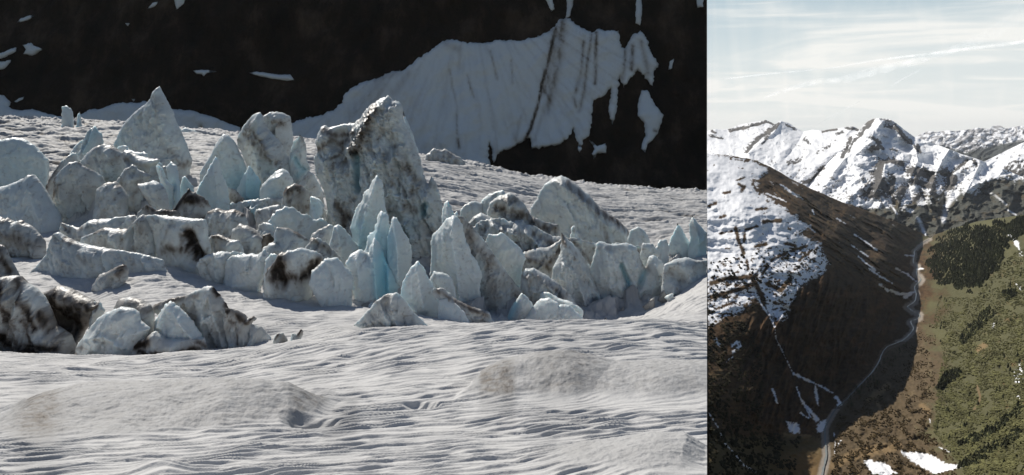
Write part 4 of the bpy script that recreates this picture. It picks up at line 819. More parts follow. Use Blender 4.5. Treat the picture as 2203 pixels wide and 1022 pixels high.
def n_depth(px, py):
    d = NS(px, py)
    near = dist_line(px, py, RIVER)
    r = ss(6, 40, near)
    # gullies running down the right flank of the left massif, clumps of ground elsewhere
    u = (px * 0.55 - py * 0.83) / 100.0; v = (px * 0.83 + py * 0.55) / 100.0
    flank = sdf(px, py, FLANK) ; flank = ss(-15, 25, flank)
    g = ridged(u * 5.5 + 0.25 * fbm(px / 40, py / 40, 3, 301), v * 0.9, 4, 303) - 0.45
    d = d * (1 - r * flank * 0.034 * g)
    d = d * (1 + r * (0.012 * fbm(px / 70, py / 50, 4, 305) + 0.004 * fbm(px / 14, py / 10, 4, 307)))
    dark = ss(-10, 25, sdf(px, py, SHADEF))
    d = d * (1 - dark * r * 0.028 * (ridged((px + py * .3) / 26, py / 90, 4, 309) - .4))
    rt = ss(20, 120, px - np.interp(py, [p[1] for p in RIVER], [p[0] for p in RIVER]))
    d = d * (1 + rt * 0.010 * fbm((px + py) / 60, (py - px) / 26, 4, 311))
    sn = ss(-5, 15, sdf(px, py, SNOWL))
    d = d * (1 - sn * 0.018 * (ridged(px / 130 + py / 160, py / 60 - px / 160, 3, 313) - .5))
    return d
FLANK = pts('1626,362 1700,386 1800,430 1850,448 1940,483 2000,512 1970,560 1955,640 1930,650 1880,620 1790,560 1740,490 1690,450 1640,400')
SHADEF = pts('1749,596 1790,565 1850,600 1930,650 1960,680 1945,730 1895,770 1850,830 1800,880 1740,930 1640,930 1600,900 1580,800 1610,680 1700,665 1714,621')
SNOWL = pts('1380,310 1525,331 1562,334 1620,345 1655,364 1640,382 1622,386 1632,410 1660,435 1690,450 1715,470 1742,484 1735,492 1712,503 1740,512 1765,524 1772,550 1786,566 1772,588 1750,600 1720,618 1705,655 1690,690 1665,690 1625,640 1600,668 1557,687 1526,703 1380,720')
SN_STROKES = [('1680,397 1700,412 1727,428', 5, 1), ('1648,416 1692,434', 4, 1), ('1748,452 1752,462', 4, 1), ('1839,505 1862,520 1886,538', 4, 1), ('1831,527 1867,551', 3.5, 1), ('1847,552 1868,570 1892,588', 4.5, 1), ('1869,577 1895,595 1919,609', 4.5, 1), ('1892,612 1910,625', 6, 1), ('1916,624 1935,633 1963,631', 6, 1), ('1947,640 1966,628', 9, 1), ('1928,577 1945,586 1960,596', 5, 1), ('1948,549 1966,551', 4, 1), ('1962,600 1972,605', 5, .9), ('1972,580 1985,578', 4, .9), ('1976,472 1984,488 1991,504', 6, 1), ('1990,495 2004,508', 5, .9), ('1730,480 1755,500', 3, .8), ('1800,470 1820,482', 2.5, .8),
 ('1652,660 1656,682 1667,703', 5, 1), ('1630,640 1645,665 1655,680', 4, 1), ('1707,804 1730,814 1751,824 1775,836 1791,845', 6, 1), ('1754,831 1757,850 1760,871', 6, 1), ('1714,834 1724,861 1744,897', 5, 1), ('1730,868 1748,890 1758,902', 10, 1), ('1722,888 1740,900', 5, 1), ('1662,837 1667,850 1671,867', 4.5, 1), ('1794,931 1797,950 1796,974', 2.5, 1), ('1809,948 1796,965', 2.5, 1), ('1800,858 1808,866 1803,872', 10, 1), ('1575,745 1585,735 1592,745 1578,755', 8, 1), ('1540,730 1548,742', 8, .9), ('1576,768 1563,778', 3, .9),
 ('1526,890 1545,920 1556,950 1575,970 1600,1000 1626,1016', 3, .85), ('1667,703 1670,730 1690,770 1707,804', 1.6, .8), ('1700,785 1760,850', 1.2, .0), ('2020,962 2045,974', 2, .9), ('2171,500 2185,520 2197,545', 10, .9), ('2150,515 2160,522', 3, .8), ('2118,562 2130,555', 4, .8), ('2185,610 2196,622', 4, .9), ('2140,690 2136,705', 4, .8), ('1998,895 2003,912', 2, .8), ('2178,925 2184,932', 3, .8), ('2188,850 2196,862', 5, .8), ('2165,488 2195,500', 3, .9)]
SN_POLY = [pts(q) for q in ('1691,907 1702,910 1715,909 1722,930 1708,934 1698,928', '1757,915 1766,906 1777,903 1779,916 1770,930 1758,930', '1858,992 1871,987 1885,993 1903,995 1930,1018 1900,1025 1875,1020', '1930,966 1945,972 1978,973 2002,978 2034,996 2077,1001 2052,1011 2012,1020 1990,1010 1960,992', '2180,800 2198,778 2205,836 2186,832')]
def n_colour(px, py, V):
    n1 = fbm(px / 30, py / 24, 5, 401, .6); n2 = fbm(px / 7, py / 5, 4, 403, .6); n3 = fbm(px / 90, py / 70, 3, 405)
    col = np.empty(px.shape + (3,)); col[:] = (0.068, 0.039, 0.018)
    col = mixc(col, (0.105, 0.070, 0.032), ss(-.1, .5, n1))
    rx = np.interp(py, [p[1] for p in RIVER], [p[0] for p in RIVER])
    u = (px * 0.55 - py * 0.83) / 100.0; v = (px * 0.83 + py * 0.55) / 100.0
    st = fbm(u * 9, v * 1.6, 5, 407, .6)
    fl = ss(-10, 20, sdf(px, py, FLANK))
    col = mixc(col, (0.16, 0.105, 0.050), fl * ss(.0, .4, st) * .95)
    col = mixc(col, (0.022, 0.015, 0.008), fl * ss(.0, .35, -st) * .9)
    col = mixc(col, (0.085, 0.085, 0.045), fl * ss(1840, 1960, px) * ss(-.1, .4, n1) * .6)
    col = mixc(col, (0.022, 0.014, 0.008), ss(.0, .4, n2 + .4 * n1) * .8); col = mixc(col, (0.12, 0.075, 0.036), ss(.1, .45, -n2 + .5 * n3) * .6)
    dk = ss(-12, 18, sdf(px, py, SHADEF))
    col = mixc(col, (0.040, 0.024, 0.012), dk * .5); col = mixc(col, (0.11, 0.058, 0.030), dk * ss(.0, .4, n1 + .3 * n2) * .7)  # first mix paints the massif's shade into the slope colour, then ruddy patches
    vf = ss(-4, 12, px - rx) * ss(640, 760, py)                                      # brown valley floor
    col = mixc(col, (0.112, 0.082, 0.048), vf * .9); col = mixc(col, (0.155, 0.116, 0.068), vf * ss(.05, .5, n1)); col = mixc(col, (0.075, 0.055, 0.028), vf * ss(.0, .4, n2) * .8)
    gl = pts('514,2003 600,2012 700,2015 760,2022 860,2010 930,2000 1080,2060'); gx = np.interp(py, [p[0] for p in gl], [p[1] for p in gl])
    gr = ss(-22, 34, px - gx + 50 * n1 + 40 * n3 + 14 * n2)
    col = mixc(col, (0.095, 0.093, 0.046), gr * .95); col = mixc(col, (0.12, 0.115, 0.055), gr * ss(.0, .5, n3 + n2 * .4) * .8)
    col = mixc(col, (0.15, 0.085, 0.035), gr * ss(.15, .5, n1) * ss(2080, 2195, px) * .8)
    col = mixc(col, (0.17, 0.12, 0.065), ss(4, 1, dist_line(px, py, pts('2102,831 2109,854 2106,868 2096,881'))))
    for q, w in (('1984,872 1995,884', 9), ('1888,868 1892,874', 8), ('2104,752 2118,742', 9), ('1790,1000 1850,975 1930,960', 16), ('1735,1010 1760,960', 22), ('1690,936 1740,940', 7), ('1910,830 1870,860', 10)):
        col = mixc(col, (0.24, 0.165, 0.085), (1 - ss(.3 * w, w, dist_line(px, py, pts(q)) + 5 * n2)) * .8)
    bl = ss(1000, 900, py + (px - 1525) * .0) * 0
    low = ss(930, 950, py + 20 * n1) * ss(1800, 1740, px)
    col = mixc(col, (0.10, 0.078, 0.036), low * .8); col = mixc(col, (0.19, 0.12, 0.055), low * ss(1640, 1720, px + 30 * n1) * ss(960, 990, py) * .8)
    # gravel along the river
    dr = dist_line(px, py, RIVER); gw = np.interp(py, [510, 600, 700, 850, 1000], [5, 10, 9, 7, 13])
    col = mixc(col, (0.33, 0.29, 0.245), (1 - ss(.5 * gw, gw, dr + 3 * n2)) * .85 * np.where((py > 735) & (py < 880), .25, 1))
    # snow
    s = sdf(px, py, SNOWL)
    spk = fbm(px / 11 + .5 * py / 30, py / 7, 5, 411, .62); spb = fbm(px / 26 + py / 60, py / 11 - px / 60, 4, 413, .6)
    h = ss(440, 660, py + 0.25 * (px - 1525))
    sm = ss(-1.5, 2.5, s + 14 * spb + 12 * spk + 5 * n2) * (1 - ss(lerp(.42, .10, h) - .03, lerp(.42, .10, h) + .05, spk * .75 + spb * .55))
    for q, w in (('1526,443 1540,436', 6), ('1556,415 1570,413', 5), ('1590,395 1600,402', 6), ('1596,410 1602,402', 7), ('1627,450 1650,448', 5), ('1642,478 1680,474', 7), ('1630,486 1605,494', 5), ('1560,465 1550,468', 5), ('1548,502 1575,498', 4), ('1620,395 1630,412', 5), ('1585,388 1600,382', 4), ('1570,343 1605,345', 2), ('1563,335 1620,345 1655,364', 1.6), ('1580,360 1600,362', 2), ('1528,320 1560,335', 2), ('1582,490 1590,520 1600,545', 7), ('1602,500 1600,520', 5), ('1625,530 1648,524', 7), ('1690,524 1710,528', 6), ('1530,610 1560,600 1625,595', 9), ('1610,580 1606,560', 5), ('1620,600 1640,640 1650,690', 9), ('1530,640 1580,625 1620,612', 8), ('1640,590 1650,575', 5), ('1660,560 1690,545', 6), ('1700,540 1735,530', 6), ('1650,610 1680,625 1700,600', 8), ('1540,665 1580,650', 5), ('1745,540 1720,560', 5)):
        d = dist_line(px, py, pts(q)); sm = np.minimum(sm, ss(.35 * w, .8 * w, d + 5 * spk + 2 * n2))
    for q, w, a in SN_STROKES:
        if a: sm = np.maximum(sm, a * (1 - ss(.30, .62, (dist_line(px, py, pts(q)) + 3.2 * np.minimum(n2, .35) + 1.5 * spk) / (w * np.clip(.75 + 1.3 * fbm(px / 16, py / 16, 3, 431), .25, 1.4)))))
    st2 = fbm(u * 12 + 4, v * 2.6, 5, 433, .62)
    sm = np.maximum(sm, fl * ss(.34, .44, st2 - .0015 * np.clip(py - 400, 0, 400)) * .95)
    for q in SN_POLY: sm = np.maximum(sm, ss(-1, 2, sdf(px, py, q) + 7 * n2))
    return mixc(col, (0.84, 0.85, 0.87), sm)
N_RIDGE = '1380,312 1525,331 1562,333 1620,343 1660,360 1700,384 1750,408 1800,430 1850,448 1900,467 1940,483 1975,498 2001,512 2012,505 2040,494 2080,483 2100,477 2150,469 2203,462 2300,448'
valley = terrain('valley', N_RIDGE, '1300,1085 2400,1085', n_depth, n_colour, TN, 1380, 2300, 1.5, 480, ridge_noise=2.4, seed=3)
# river as a ribbon of water lying in the valley
def ribbon(name, line, widths, mat, lift=2.0):
    q = []
    for (a, b), (c, d) in zip(line[:-1], line[1:]):
        k = max(2, int(math.hypot(c - a, d - b) / 3))
        q += [(a + (c - a) * t / k, b + (d - b) * t / k) for t in range(k)]
    q = np.array(q); kk = np.array([1, 2, 3, 2, 1]) / 9.0
    for c in (0, 1): q[:, c] = np.convolve(np.pad(q[:, c], 2, mode='edge'), kk, 'valid')
    w = np.interp(q[:, 1], [p[0] for p in widths], [p[1] for p in widths]) * (1 + .8 * fbm(np.arange(len(q)) / 4.0, q[:, 0] * 0, 3, 501))
    q[:, 0] += 1.8 * fbm(np.arange(len(q)) / 3.0, q[:, 0] * 0 + 5, 4, 503, .6)
    C = np.stack(P(q[:, 0], q[:, 1], n_depth(q[:, 0], q[:, 1])), -1); C[:, 2] += lift
    wm = w * C[:, 1] / F * 0.5; t = np.gradient(C[:, :2], axis=0); t /= np.linalg.norm(t, axis=1)[:, None] + 1e-9
    nr = np.stack([-t[:, 1], t[:, 0]], -1)
    A = C.copy(); B = C.copy(); A[:, :2] += nr * wm[:, None]; B[:, :2] -= nr * wm[:, None]
    V = np.stack([A, B], 1)
    return structure(mesh_np(name, V.reshape(-1, 3), grid_faces(len(q), 2, True), mat))
water, wnd, wlk, wb = new_mat('silty_water')
wb.inputs['Base Color'].default_value = (0.24, 0.25, 0.235, 1); wb.inputs['Roughness'].default_value = 0.25
bump_chain(wnd, wlk, wb, [(0.15, 0.8, 4)])
ribbon('river', RIVER, [(510, 1.2), (600, 1.7), (700, 1.8), (760, 1.8), (860, 2.4), (1000, 4.2), (1080, 5)], water)

# --- main mountain and the summits behind it
M_RIDGE = '1380,300 1526,281 1541,277 1555,279 1570,277 1589,269 1617,263 1635,261 1648,258 1658,262 1667,268 1674,262 1681,260 1690,262 1699,266 1712,275 1727,283 1749,279 1768,281 1793,277 1810,275 1821,273 1837,272 1850,279 1859,268 1867,261 1875,257 1883,255 1891,254 1905,255 1916,257 1928,265 1947,280 1969,296 2001,305 2042,321 2076,334 2098,340 2117,348 2145,359 2171,368 2195,379 2300,400'
MS = Sheet([(1380,300,12000),(1526,281,12000),(1648,258,12600),(1727,283,12000),(1793,277,11600),(1837,272,11400),(1850,279,11000),(1891,254,9300),(1916,257,9300),(1947,280,9250),(1969,296,9150),(2042,321,8700),(2117,348,8200),(2195,379,7700),(2300,400,7200),
 (1380,330,11000),(1526,300,11300),(1590,300,11300),(1640,300,11000),(1690,310,10600),(1550,330,9800),(1620,340,9000),(1680,350,9000),(1740,330,9700),(1790,320,9800),(1820,300,10200),(1840,300,9900),
 (1862,290,9000),(1880,280,8900),(1850,320,8500),(1825,345,8500),(1790,380,8100),(1745,385,8400),(1735,400,8050),(1700,384,8300),(1690,400,7900),(1760,420,7600),
 (1900,300,8700),(1930,320,8500),(1900,345,8200),(1870,370,7800),(1850,400,7500),(1850,450,6900),(1900,400,7400),(1920,450,6900),(1950,360,8000),(1980,400,7500),(1990,450,6950),(2000,500,6500),(2000,340,8450),(2050,370,8000),(2050,420,7300),(2060,470,6700),(2120,400,7400),(2120,450,6800),(2195,430,7000),(2195,470,6600),(2300,460,6500),(1380,500,7000),(1700,520,6700),(1850,540,6300),(2000,545,6150),(2300,545,6000)], 2e-3)
GUL = [('1735,402 1770,360 1800,330 1830,318', 8, 1.3), ('1975,400 1990,430 1998,455', 7, .8), ('1905,395 1915,420 1925,440', 6, .6), ('2040,400 2030,440', 8, .7), ('1870,300 1905,310 1950,325', 9, .5), ('1730,283 1715,310 1690,340', 9, .7), ('1590,300 1650,310', 10, .4)]
RID = [('1891,255 1870,285 1845,315 1815,345 1790,375', 7, 1.0), ('1916,258 1940,290 1960,310 1985,330', 6, .8), ('1681,261 1665,285 1640,305 1610,330', 7, .9), ('1648,259 1600,275 1570,283', 6, .4), ('1905,350 1900,380 1880,420', 9, .7), ('1970,315 1975,345 1960,380', 7, .6), ('2042,322 2020,360 2005,400', 9, .7), ('2110,350 2090,390 2070,430', 8, .6), ('1837,273 1820,290', 5, .5)]
def m_depth(px, py):
    d = MS(px, py)
    for q, w, a in RID: d = d - 300 * a * np.exp(-dist_line(px, py, pts(q)) / w)
    for q, w, a in GUL: d = d + 260 * a * np.exp(-dist_line(px, py, pts(q)) / w)
    wx = px + 12 * fbm(px / 40, py / 40, 3, 601); wy = py + 8 * fbm(px / 40 + 9, py / 40, 3, 603)
    d = d - 400 * (ridged(wx / 80, wy / 60, 4, 605, .45) - .5) - 40 * fbm(px / 14, py / 10, 3, 607)
    return d
def m_colour(px, py, V):
    n1 = fbm(px / 22, py / 16, 5, 611, .6); n2 = fbm(px / 6, py / 4, 5, 613, .65); n3 = ridged(px / 14 + py / 20, py / 12, 4, 615)
    tl = pts('1380,470 1700,450 1800,441 1815,432 1870,446 1900,442 1935,440 1960,446 2000,424 2030,412 2045,430 2076,406 2100,418 2120,395 2150,380 2195,385 2300,390')
    t = np.interp(px, [p[0] for p in tl], [p[1] for p in tl])
    e = (py - t) / 22.0
    rock = strokes(px + 5 * n2, py + 4 * n2, [('1570,281 1600,275 1625,268 1648,262', 5, .85), ('1648,262 1665,268', 4, .8), ('1672,268 1650,285 1630,298', 7, .8), ('1690,268 1712,280', 4, .5), ('1630,300 1605,325', 7, .75), ('1655,290 1640,310', 7, .6), ('1768,283 1800,278', 4, .6), ('1820,275 1835,276 1845,280', 5, .8), ('1800,290 1812,285', 5, .6), ('1867,262 1858,280 1850,290', 7, .9), ('1875,258 1868,275', 6, .8), ('1850,292 1835,305 1825,325', 5, .7), ('1830,298 1820,320 1812,338', 6, .8), ('1895,256 1916,260', 3, .6), ('1905,270 1925,275', 6, .7), ('1925,270 1940,290 1960,308', 7, .9), ('1875,295 1895,308', 5, .8), ('1872,318 1895,316', 7, .9), ('1885,305 1900,320', 5, .8), ('1972,315 1978,325', 8, .8), ('1915,320 1930,325', 4, .6), ('1895,348 1915,346 1940,352', 8, .7), ('1895,350 1885,375 1893,395 1915,410', 12, .85), ('1920,380 1918,400', 9, .8), ('1960,365 1985,370 2000,380', 14, .8), ('1965,390 2005,400 2010,420', 10, .6), ('2030,370 2050,385 2040,400', 14, .7), ('2050,370 2080,345', 6, .5), ('2095,345 2100,355', 6, .7), ('1770,360 1740,393', 4, .8), ('1740,390 1730,392', 5, .8), ('1700,350 1720,345', 9, .5), ('1760,330 1785,315', 7, .4), ('1730,300 1745,310', 6, .5), ('1540,285 1530,282', 4, .7), ('1528,292 1555,298', 4, .7), ('1880,400 1870,415 1900,420', 12, .55), ('1940,410 1930,430', 14, .6), ('1978,420 1960,445', 10, .5)])
    spec = n2 * .8 + n1 * .55 + (n3 - .5) * .3
    low = ss(330, 400, py) * .22
    s = spec + rock * 1.15 + low
    rk = ss(.37, .48, s)
    frs = ss(-.25, .35, e + n1 * 1.3 + n2 * .9)
    snow = np.empty(px.shape + (3,)); snow[:] = (0.86, 0.87, 0.885)
    dark = np.empty_like(snow); dark[:] = (0.060, 0.055, 0.050); dark = mixc(dark, (0.13, 0.115, 0.10), ss(.0, .4, n1))
    col = snow + (dark - snow) * (rk * .95)[..., None]
    fst = np.empty_like(snow); fst[:] = (0.040, 0.042, 0.030); fst = mixc(fst, (0.075, 0.06, 0.035), ss(.0, .4, n1))
    col = col + (fst - col) * (frs * .96)[..., None]
    sw = strokes(px + 3 * n2, py + 2 * n2, [('2060,415 2045,430 2035,445 2030,475', 8, 1), ('1916,440 1930,460', 3, .9), ('1960,430 1950,420', 5, .7), ('2165,450 2185,462', 3, .8), ('1976,470 1985,490 1990,505', 6, 1), ('1700,392 1720,400', 1, 0), ('1905,432 1898,425', 5, .8), ('1985,425 1975,435', 5, .6), ('2120,410 2140,420 2165,440', 4, .6)])
    col = mixc(col, (0.85, 0.86, 0.88), np.clip(sw * 1.3 - .2 + .4 * n2 * (sw > .1), 0, 1))
    return col
mountain = terrain('mountain', M_RIDGE, '1300,545 2400,545', m_depth, m_colour, TM, 1380, 2300, 1.25, 250, back=(0.03, .35), ridge_noise=1.2, seed=7)
# --- shoulder on the right and the far range
SSh = Sheet([(2090,352,12500),(2117,347,12800),(2139,337,13000),(2171,321,13200),(2195,309,13200),(2300,270,13000),(2090,400,11000),(2150,400,11000),(2200,400,10500),(2300,400,10000),(2180,350,12000),(2300,330,11600)])
def s_depth(px, py): return SSh(px, py) - 250 * (ridged(px / 40 + py / 60, py / 40, 4, 701) - .5)
def s_colour(px, py, V):
    n1 = fbm(px / 14 + py / 14, py / 14 - px / 20, 5, 703, .65); n2 = fbm(px / 4, py / 3, 4, 705, .6)
    c = np.empty(px.shape + (3,)); c[:] = (0.84, 0.85, 0.87)
    c = mixc(c, (0.07, 0.065, 0.06), ss(.05, .22, n1 + n2 * .5 - .25 + ss(15, 50, py - np.interp(px, [2117, 2195], [347, 309])) * .55))
    return c
terrain('mountain_shoulder', '2060,372 2090,356 2117,348 2139,337 2155,329 2171,321 2195,309 2300,268', '2000,410 2400,410', s_depth, s_colour, TM, 2060, 2300, 1.4, 70, seed=9, ridge_noise=1.0)
FSh = Sheet([(1900,320,27000),(1963,296,26500),(2026,283,26500),(2101,274,26500),(2149,268,27500),(2195,271,26500),(2300,268,26000),(1900,350,21000),(2000,345,21000),(2100,345,20500),(2200,345,20000),(2300,350,20000),(2080,310,23500),(2180,305,23500)])
def f_depth(px, py): return FSh(px, py) - 1100 * (ridged(px / 34 + py / 50, py / 30, 5, 711, .55) - .5)
def f_colour(px, py, V):
    n1 = ridged(px / 26 + py / 22, py / 12 - px / 40, 4, 713, .5); n2 = fbm(px / 4, py / 3, 4, 715)
    c = np.empty(px.shape + (3,)); c[:] = (0.80, 0.81, 0.83)
    c = mixc(c, (0.20, 0.19, 0.19), ss(.54, .70, n1 + n2 * .12) * .8)
    fl = pts('1900,290 1960,298 2000,306 2042,317 2060,322 2076,328 2092,322 2110,318 2139,312 2170,307 2195,302 2300,290'); t = np.interp(px, [p[0] for p in fl], [p[1] for p in fl])
    return mixc(c, (0.055, 0.06, 0.055), ss(-2, 3, py - t + 5 * n2))
terrain('far_range', '1900,305 1963,296 1972,293 1982,287 2001,282 2012,284 2026,283 2038,281 2051,282 2064,281 2076,280 2090,278 2101,274 2114,276 2127,277 2138,271 2149,268 2157,273 2164,277 2172,275 2180,274 2195,271 2300,266', '1800,352 2400,352', f_depth, f_colour, TM, 1900, 2300, 1.2, 90, back=(.05, .3), ridge_noise=3.0, seed=13)
# ground under everything, out to the horizon
gm = plain('dim_ground', (0.06, 0.055, 0.045), .95, .3, .002)
gv = np.array([[-14000, -300, -846], [34000, -300, -846], [34000, 46000, -846], [-14000, 46000, -846]], float)
structure(mesh_np('ground', gv, np.array([[0, 1, 2, 3]]), gm))

# ------------------------------------------------------------------ woods
def on_slope(px, py):
    d = n_depth(px, py); return np.stack(P(px, py, d), -1)
def scatter(poly, n, rng, keep=None):
    pl = pts(poly); xs = [p[0] for p in pl]; ys = [p[1] for p in pl]; out = []
    # more of them where the ground is farther off (smaller in the picture)
    a = rng.uniform(min(xs), max(xs), n * 3); b = rng.uniform(min(ys), max(ys), n * 3)
    m = inside(a, b, pl)
    if keep is not None: m &= keep(a, b)
    return a[m][:n], b[m][:n]
ICO_V = None
def blob_mesh(name, px, py, rad, tall, mat, rng, cone=False):
    base = on_slope(px, py); n = len(px)
    if cone:
        k = 7; ang = np.arange(k) / k * 2 * np.pi
        V = [];  F_ = []
        prof = [(0.0, .16), (.12, 1.0), (.45, .62), (.42, .72), (.75, .30), (1.0, .02)]
        uv = np.array([[math.cos(a) * r, math.sin(a) * r, h] for h, r in prof for a in ang])
        fs = np.array([[i * k + j, i * k + (j + 1) % k, (i + 1) * k + (j + 1) % k, (i + 1) * k + j] for i in range(len(prof) - 1) for j in range(k)])
    else:
        rings = [(.05, .55), (.35, 1.0), (.72, .85), (.95, .35)]; k = 6; ang = np.arange(k) / k * 2 * np.pi
        uv = np.array([[math.cos(a + i * .5) * r, math.sin(a + i * .5) * r, h] for i, (h, r) in enumerate(rings) for a in ang])
        fs = np.array([[i * k + j, i * k + (j + 1) % k, (i + 1) * k + (j + 1) % k, (i + 1) * k + j] for i in range(len(rings) - 1) for j in range(k)] + [[18, 19, 20, 21], [18, 21, 22, 23]])
    m = len(uv)
    A = np.repeat(uv[None], n, 0) * np.stack([rad, rad, tall], -1)[:, None, :]
    A *= 1 + rng.uniform(-.28, .28, (n, m, 1)) * np.array([1, 1, .35])
    th = rng.uniform(0, 6.28, n); c, s_ = np.cos(th)[:, None], np.sin(th)[:, None]
    A = np.stack([A[..., 0] * c - A[..., 1] * s_, A[..., 0] * s_ + A[..., 1] * c, A[..., 2]], -1)
    A += base[:, None, :]; A[..., 2] -= (tall * .12)[:, None]
    Fc = (fs[None] + (np.arange(n) * m)[:, None, None]).reshape(-1, 4)
    tone = np.repeat(np.clip(rng.uniform(.75, 1.2, n) + .9 * fbm(px / 26, py / 18, 3, 811), .4, 1.6), m)
    o = mesh_np(name, A.reshape(-1, 3), Fc, mat, {'tone': tone}, smooth=False)
    return structure(o, 'stuff')
def leaf(name, c):
    m, nd, lk, b = new_mat(name); a = attr(nd, 'tone')
    mx = nd.new('ShaderNodeMix'); mx.data_type = 'RGBA'; mx.inputs[6].default_value = (*[v * .55 for v in c], 1); mx.inputs[7].default_value = (*[v * 1.45 for v in c], 1)
    mr = nd.new('ShaderNodeMapRange'); mr.inputs['From Min'].default_value = .5; mr.inputs['From Max'].default_value = 1.5
    lk.new(a.outputs['Fac'], mr.inputs['Value']); lk.new(mr.outputs['Result'], mx.inputs[0]); lk.new(mx.outputs[2], b.inputs['Base Color'])
    b.inputs['Roughness'].default_value = .9; b.inputs['Specular IOR Level'].default_value = .1
    return m
rng = np.random.default_rng(77)
ALDER = leaf('alder_leaves', (0.122, 0.118, 0.050)); SPRUCE = leaf('spruce_needles', (0.038, 0.042, 0.020)); SCRUB = leaf('brown_scrub', (0.085, 0.060, 0.028)); DARKSC = leaf('dark_scrub', (0.040, 0.034, 0.018))
def sizes(py, px, metres, jit):
    return metres * rng.uniform(1 - jit, 1 + jit, len(px)) * (1 + .8 * np.clip(fbm(px / 30, py / 20, 3, 813), -.5, .6))
bare = [pts(q) for q in ('1975,865 1998,865 2005,888 1985,890',)] + SN_POLY[2:4]
def not_bare(a, b):
    m = np.ones(len(a), bool)
    for q in bare: m &= ~inside(a, b, q)
    m &= dist_line(a, b, pts('2102,831 2109,854 2106,868 2096,881')) > 3
    m &= fbm(a / 34, b / 26, 3, 801) > -.28
    return m
a, b = scatter('2020,640 2100,640 2160,560 2290,480 2290,1085 2090,1085 2070,1000 2010,930 2015,860 2030,760 2010,690', 15000, rng, not_bare)
blob_mesh('alder_thicket', a, b, sizes(b, a, 3.4, .45), sizes(b, a, 2.8, .4), ALDER, rng)
FOREST = '2005,520 2040,497 2060,487 2108,478 2150,474 2195,469 2290,460 2290,500 2180,520 2171,530 2152,577 2127,609 2092,637 2057,621 2013,612 2007,596 1990,570 1995,545'
a, b = scatter(FOREST, 5200, rng, lambda a, b: sdf(a, b, pts(FOREST)) + 26 * fbm(a / 18, b / 14, 4, 817) > 4)
blob_mesh('conifer_forest', a, b, sizes(b, a, 4.2, .4), sizes(b, a, 14, .4), SPRUCE, rng, True)
for q, n in (('2126,662 2145,672 2125,695 2100,720 2070,745 2062,730 2080,705', 260), ('2155,630 2186,625 2190,636 2165,650', 90), ('2015,837 2032,804 2062,794 2070,806 2045,824 2022,842', 260), ('2198,870 2160,900 2129,925 2059,952 2065,962 2135,940 2200,890', 420), ('2198,920 2150,950 2080,985 2060,1010 2100,1000 2200,945', 260)):
    a, b = scatter(q, n, rng)
    blob_mesh('conifer_stand', a, b, sizes(b, a, 3.6, .4), sizes(b, a, 9.5, .4), SPRUCE, rng, True)
def lowleft(a, b): return fbm(a / 30, b / 24, 3, 803) > -.12
a, b = scatter('1500,700 1600,690 1640,760 1640,930 1720,940 1700,1085 1400,1085 1400,720', 4200, rng, lowleft)
blob_mesh('dark_scrub', a, b, sizes(b, a, 2.8, .5), sizes(b, a, 4.0, .5), DARKSC, rng)
def notriver(a, b): return (dist_line(a, b, RIVER) > 9) & (fbm(a / 26, b / 20, 3, 805) > -.02) & ~inside(a, b, SN_POLY[2]) & ~inside(a, b, SN_POLY[3])
a, b = scatter('1980,690 2015,700 2010,860 2000,930 2060,1000 2050,1085 1780,1085 1800,900 1850,850 1910,780', 4200, rng, notriver)
blob_mesh('brown_scrub', a, b, sizes(b, a, 2.0, .5), sizes(b, a, 2.6, .5), SCRUB, rng)
a, b = scatter('1530,560 1640,540 1760,520 1790,570 1740,610 1690,680 1640,660 1560,690 1500,700', 380, rng, lambda a, b: fbm(a / 18, b / 14, 3, 807) > .02)
blob_mesh('slope_scrub', a, b, sizes(b, a, 3.2, .5), sizes(b, a, 5.0, .5), DARKSC, rng)
a, b = scatter('2020,640 2100,640 2160,560 2290,480 2290,1085 2110,1085 2070,1000 2010,930 2015,860 2030,760 2010,690', 420, rng, lambda a, b: fbm(a / 24, b / 18, 3, 815) > .12)
blob_mesh('scattered_conifers', a, b, sizes(b, a, 2.8, .4), sizes(b, a, 9.5, .4), SPRUCE, rng, True)
# single trees on the valley floor
BARK = plain('bark', (0.05, 0.038, 0.028), .9); 
def tree_mesh(name, parts, mat):
    me = bpy.data.meshes.new(name); V = []; Fs = []
    for v, f in parts: Fs += [[i + len(V) for i in t] for t in f]; V += v
    me.from_pydata(V, [], Fs); me.materials.append(mat); me.update(); return me
def crown_parts(seed, H=11.0, R=3.0):
    r = random.Random(seed); out = []
    for i in range(120):
        t = r.random() ** .8; h = H * (.16 + .84 * t); rr = R * (1 - t) ** .75 * r.uniform(.45, 1.05) + .15; a = r.uniform(0, 6.283)
        c = Vector((rr * math.cos(a), rr * math.sin(a), h)); s = r.uniform(.5, 1.0) * (1.15 - .6 * t)
        p = [c + Vector((r.uniform(-s, s), r.uniform(-s, s), r.uniform(-s, s) * .7)) for _ in range(4)]
        out.append(([tuple(q) for q in p], [(0, 1, 2), (0, 2, 3), (0, 3, 1), (1, 3, 2)]))
    return out
def trunk_parts(H=11.0):
    k = 6; v = []; f = []
    for i, (h, r) in enumerate(((0, .32), (H * .5, .18), (H * .93, .03))):
        v += [(r * math.cos(j / k * 6.283), r * math.sin(j / k * 6.283), h) for j in range(k)]
    for i in range(2): f += [(i * k + j, i * k + (j + 1) % k, (i + 1) * k + (j + 1) % k, (i + 1) * k + j) for j in range(k)]
    return [(v, f)]
RIVERTREE = plain('riverside_leaves', (0.070, 0.072, 0.032), .9, .4, .5)
crowns = [tree_mesh('crown', crown_parts(s_), RIVERTREE) for s_ in (1, 2, 3)]; trunkm = tree_mesh('trunk', trunk_parts(), BARK)
spots = '1878,812 1872,818 1866,826 1860,831 1854,840 1885,800 1893,790 1902,783 1910,777 1846,848 1838,852 1830,862 1842,843 1880,822 1888,830 1920,790 1926,775 1935,760 1868,836 1850,852 1825,870 1914,788 1944,752 1950,745 1832,876'
first = None
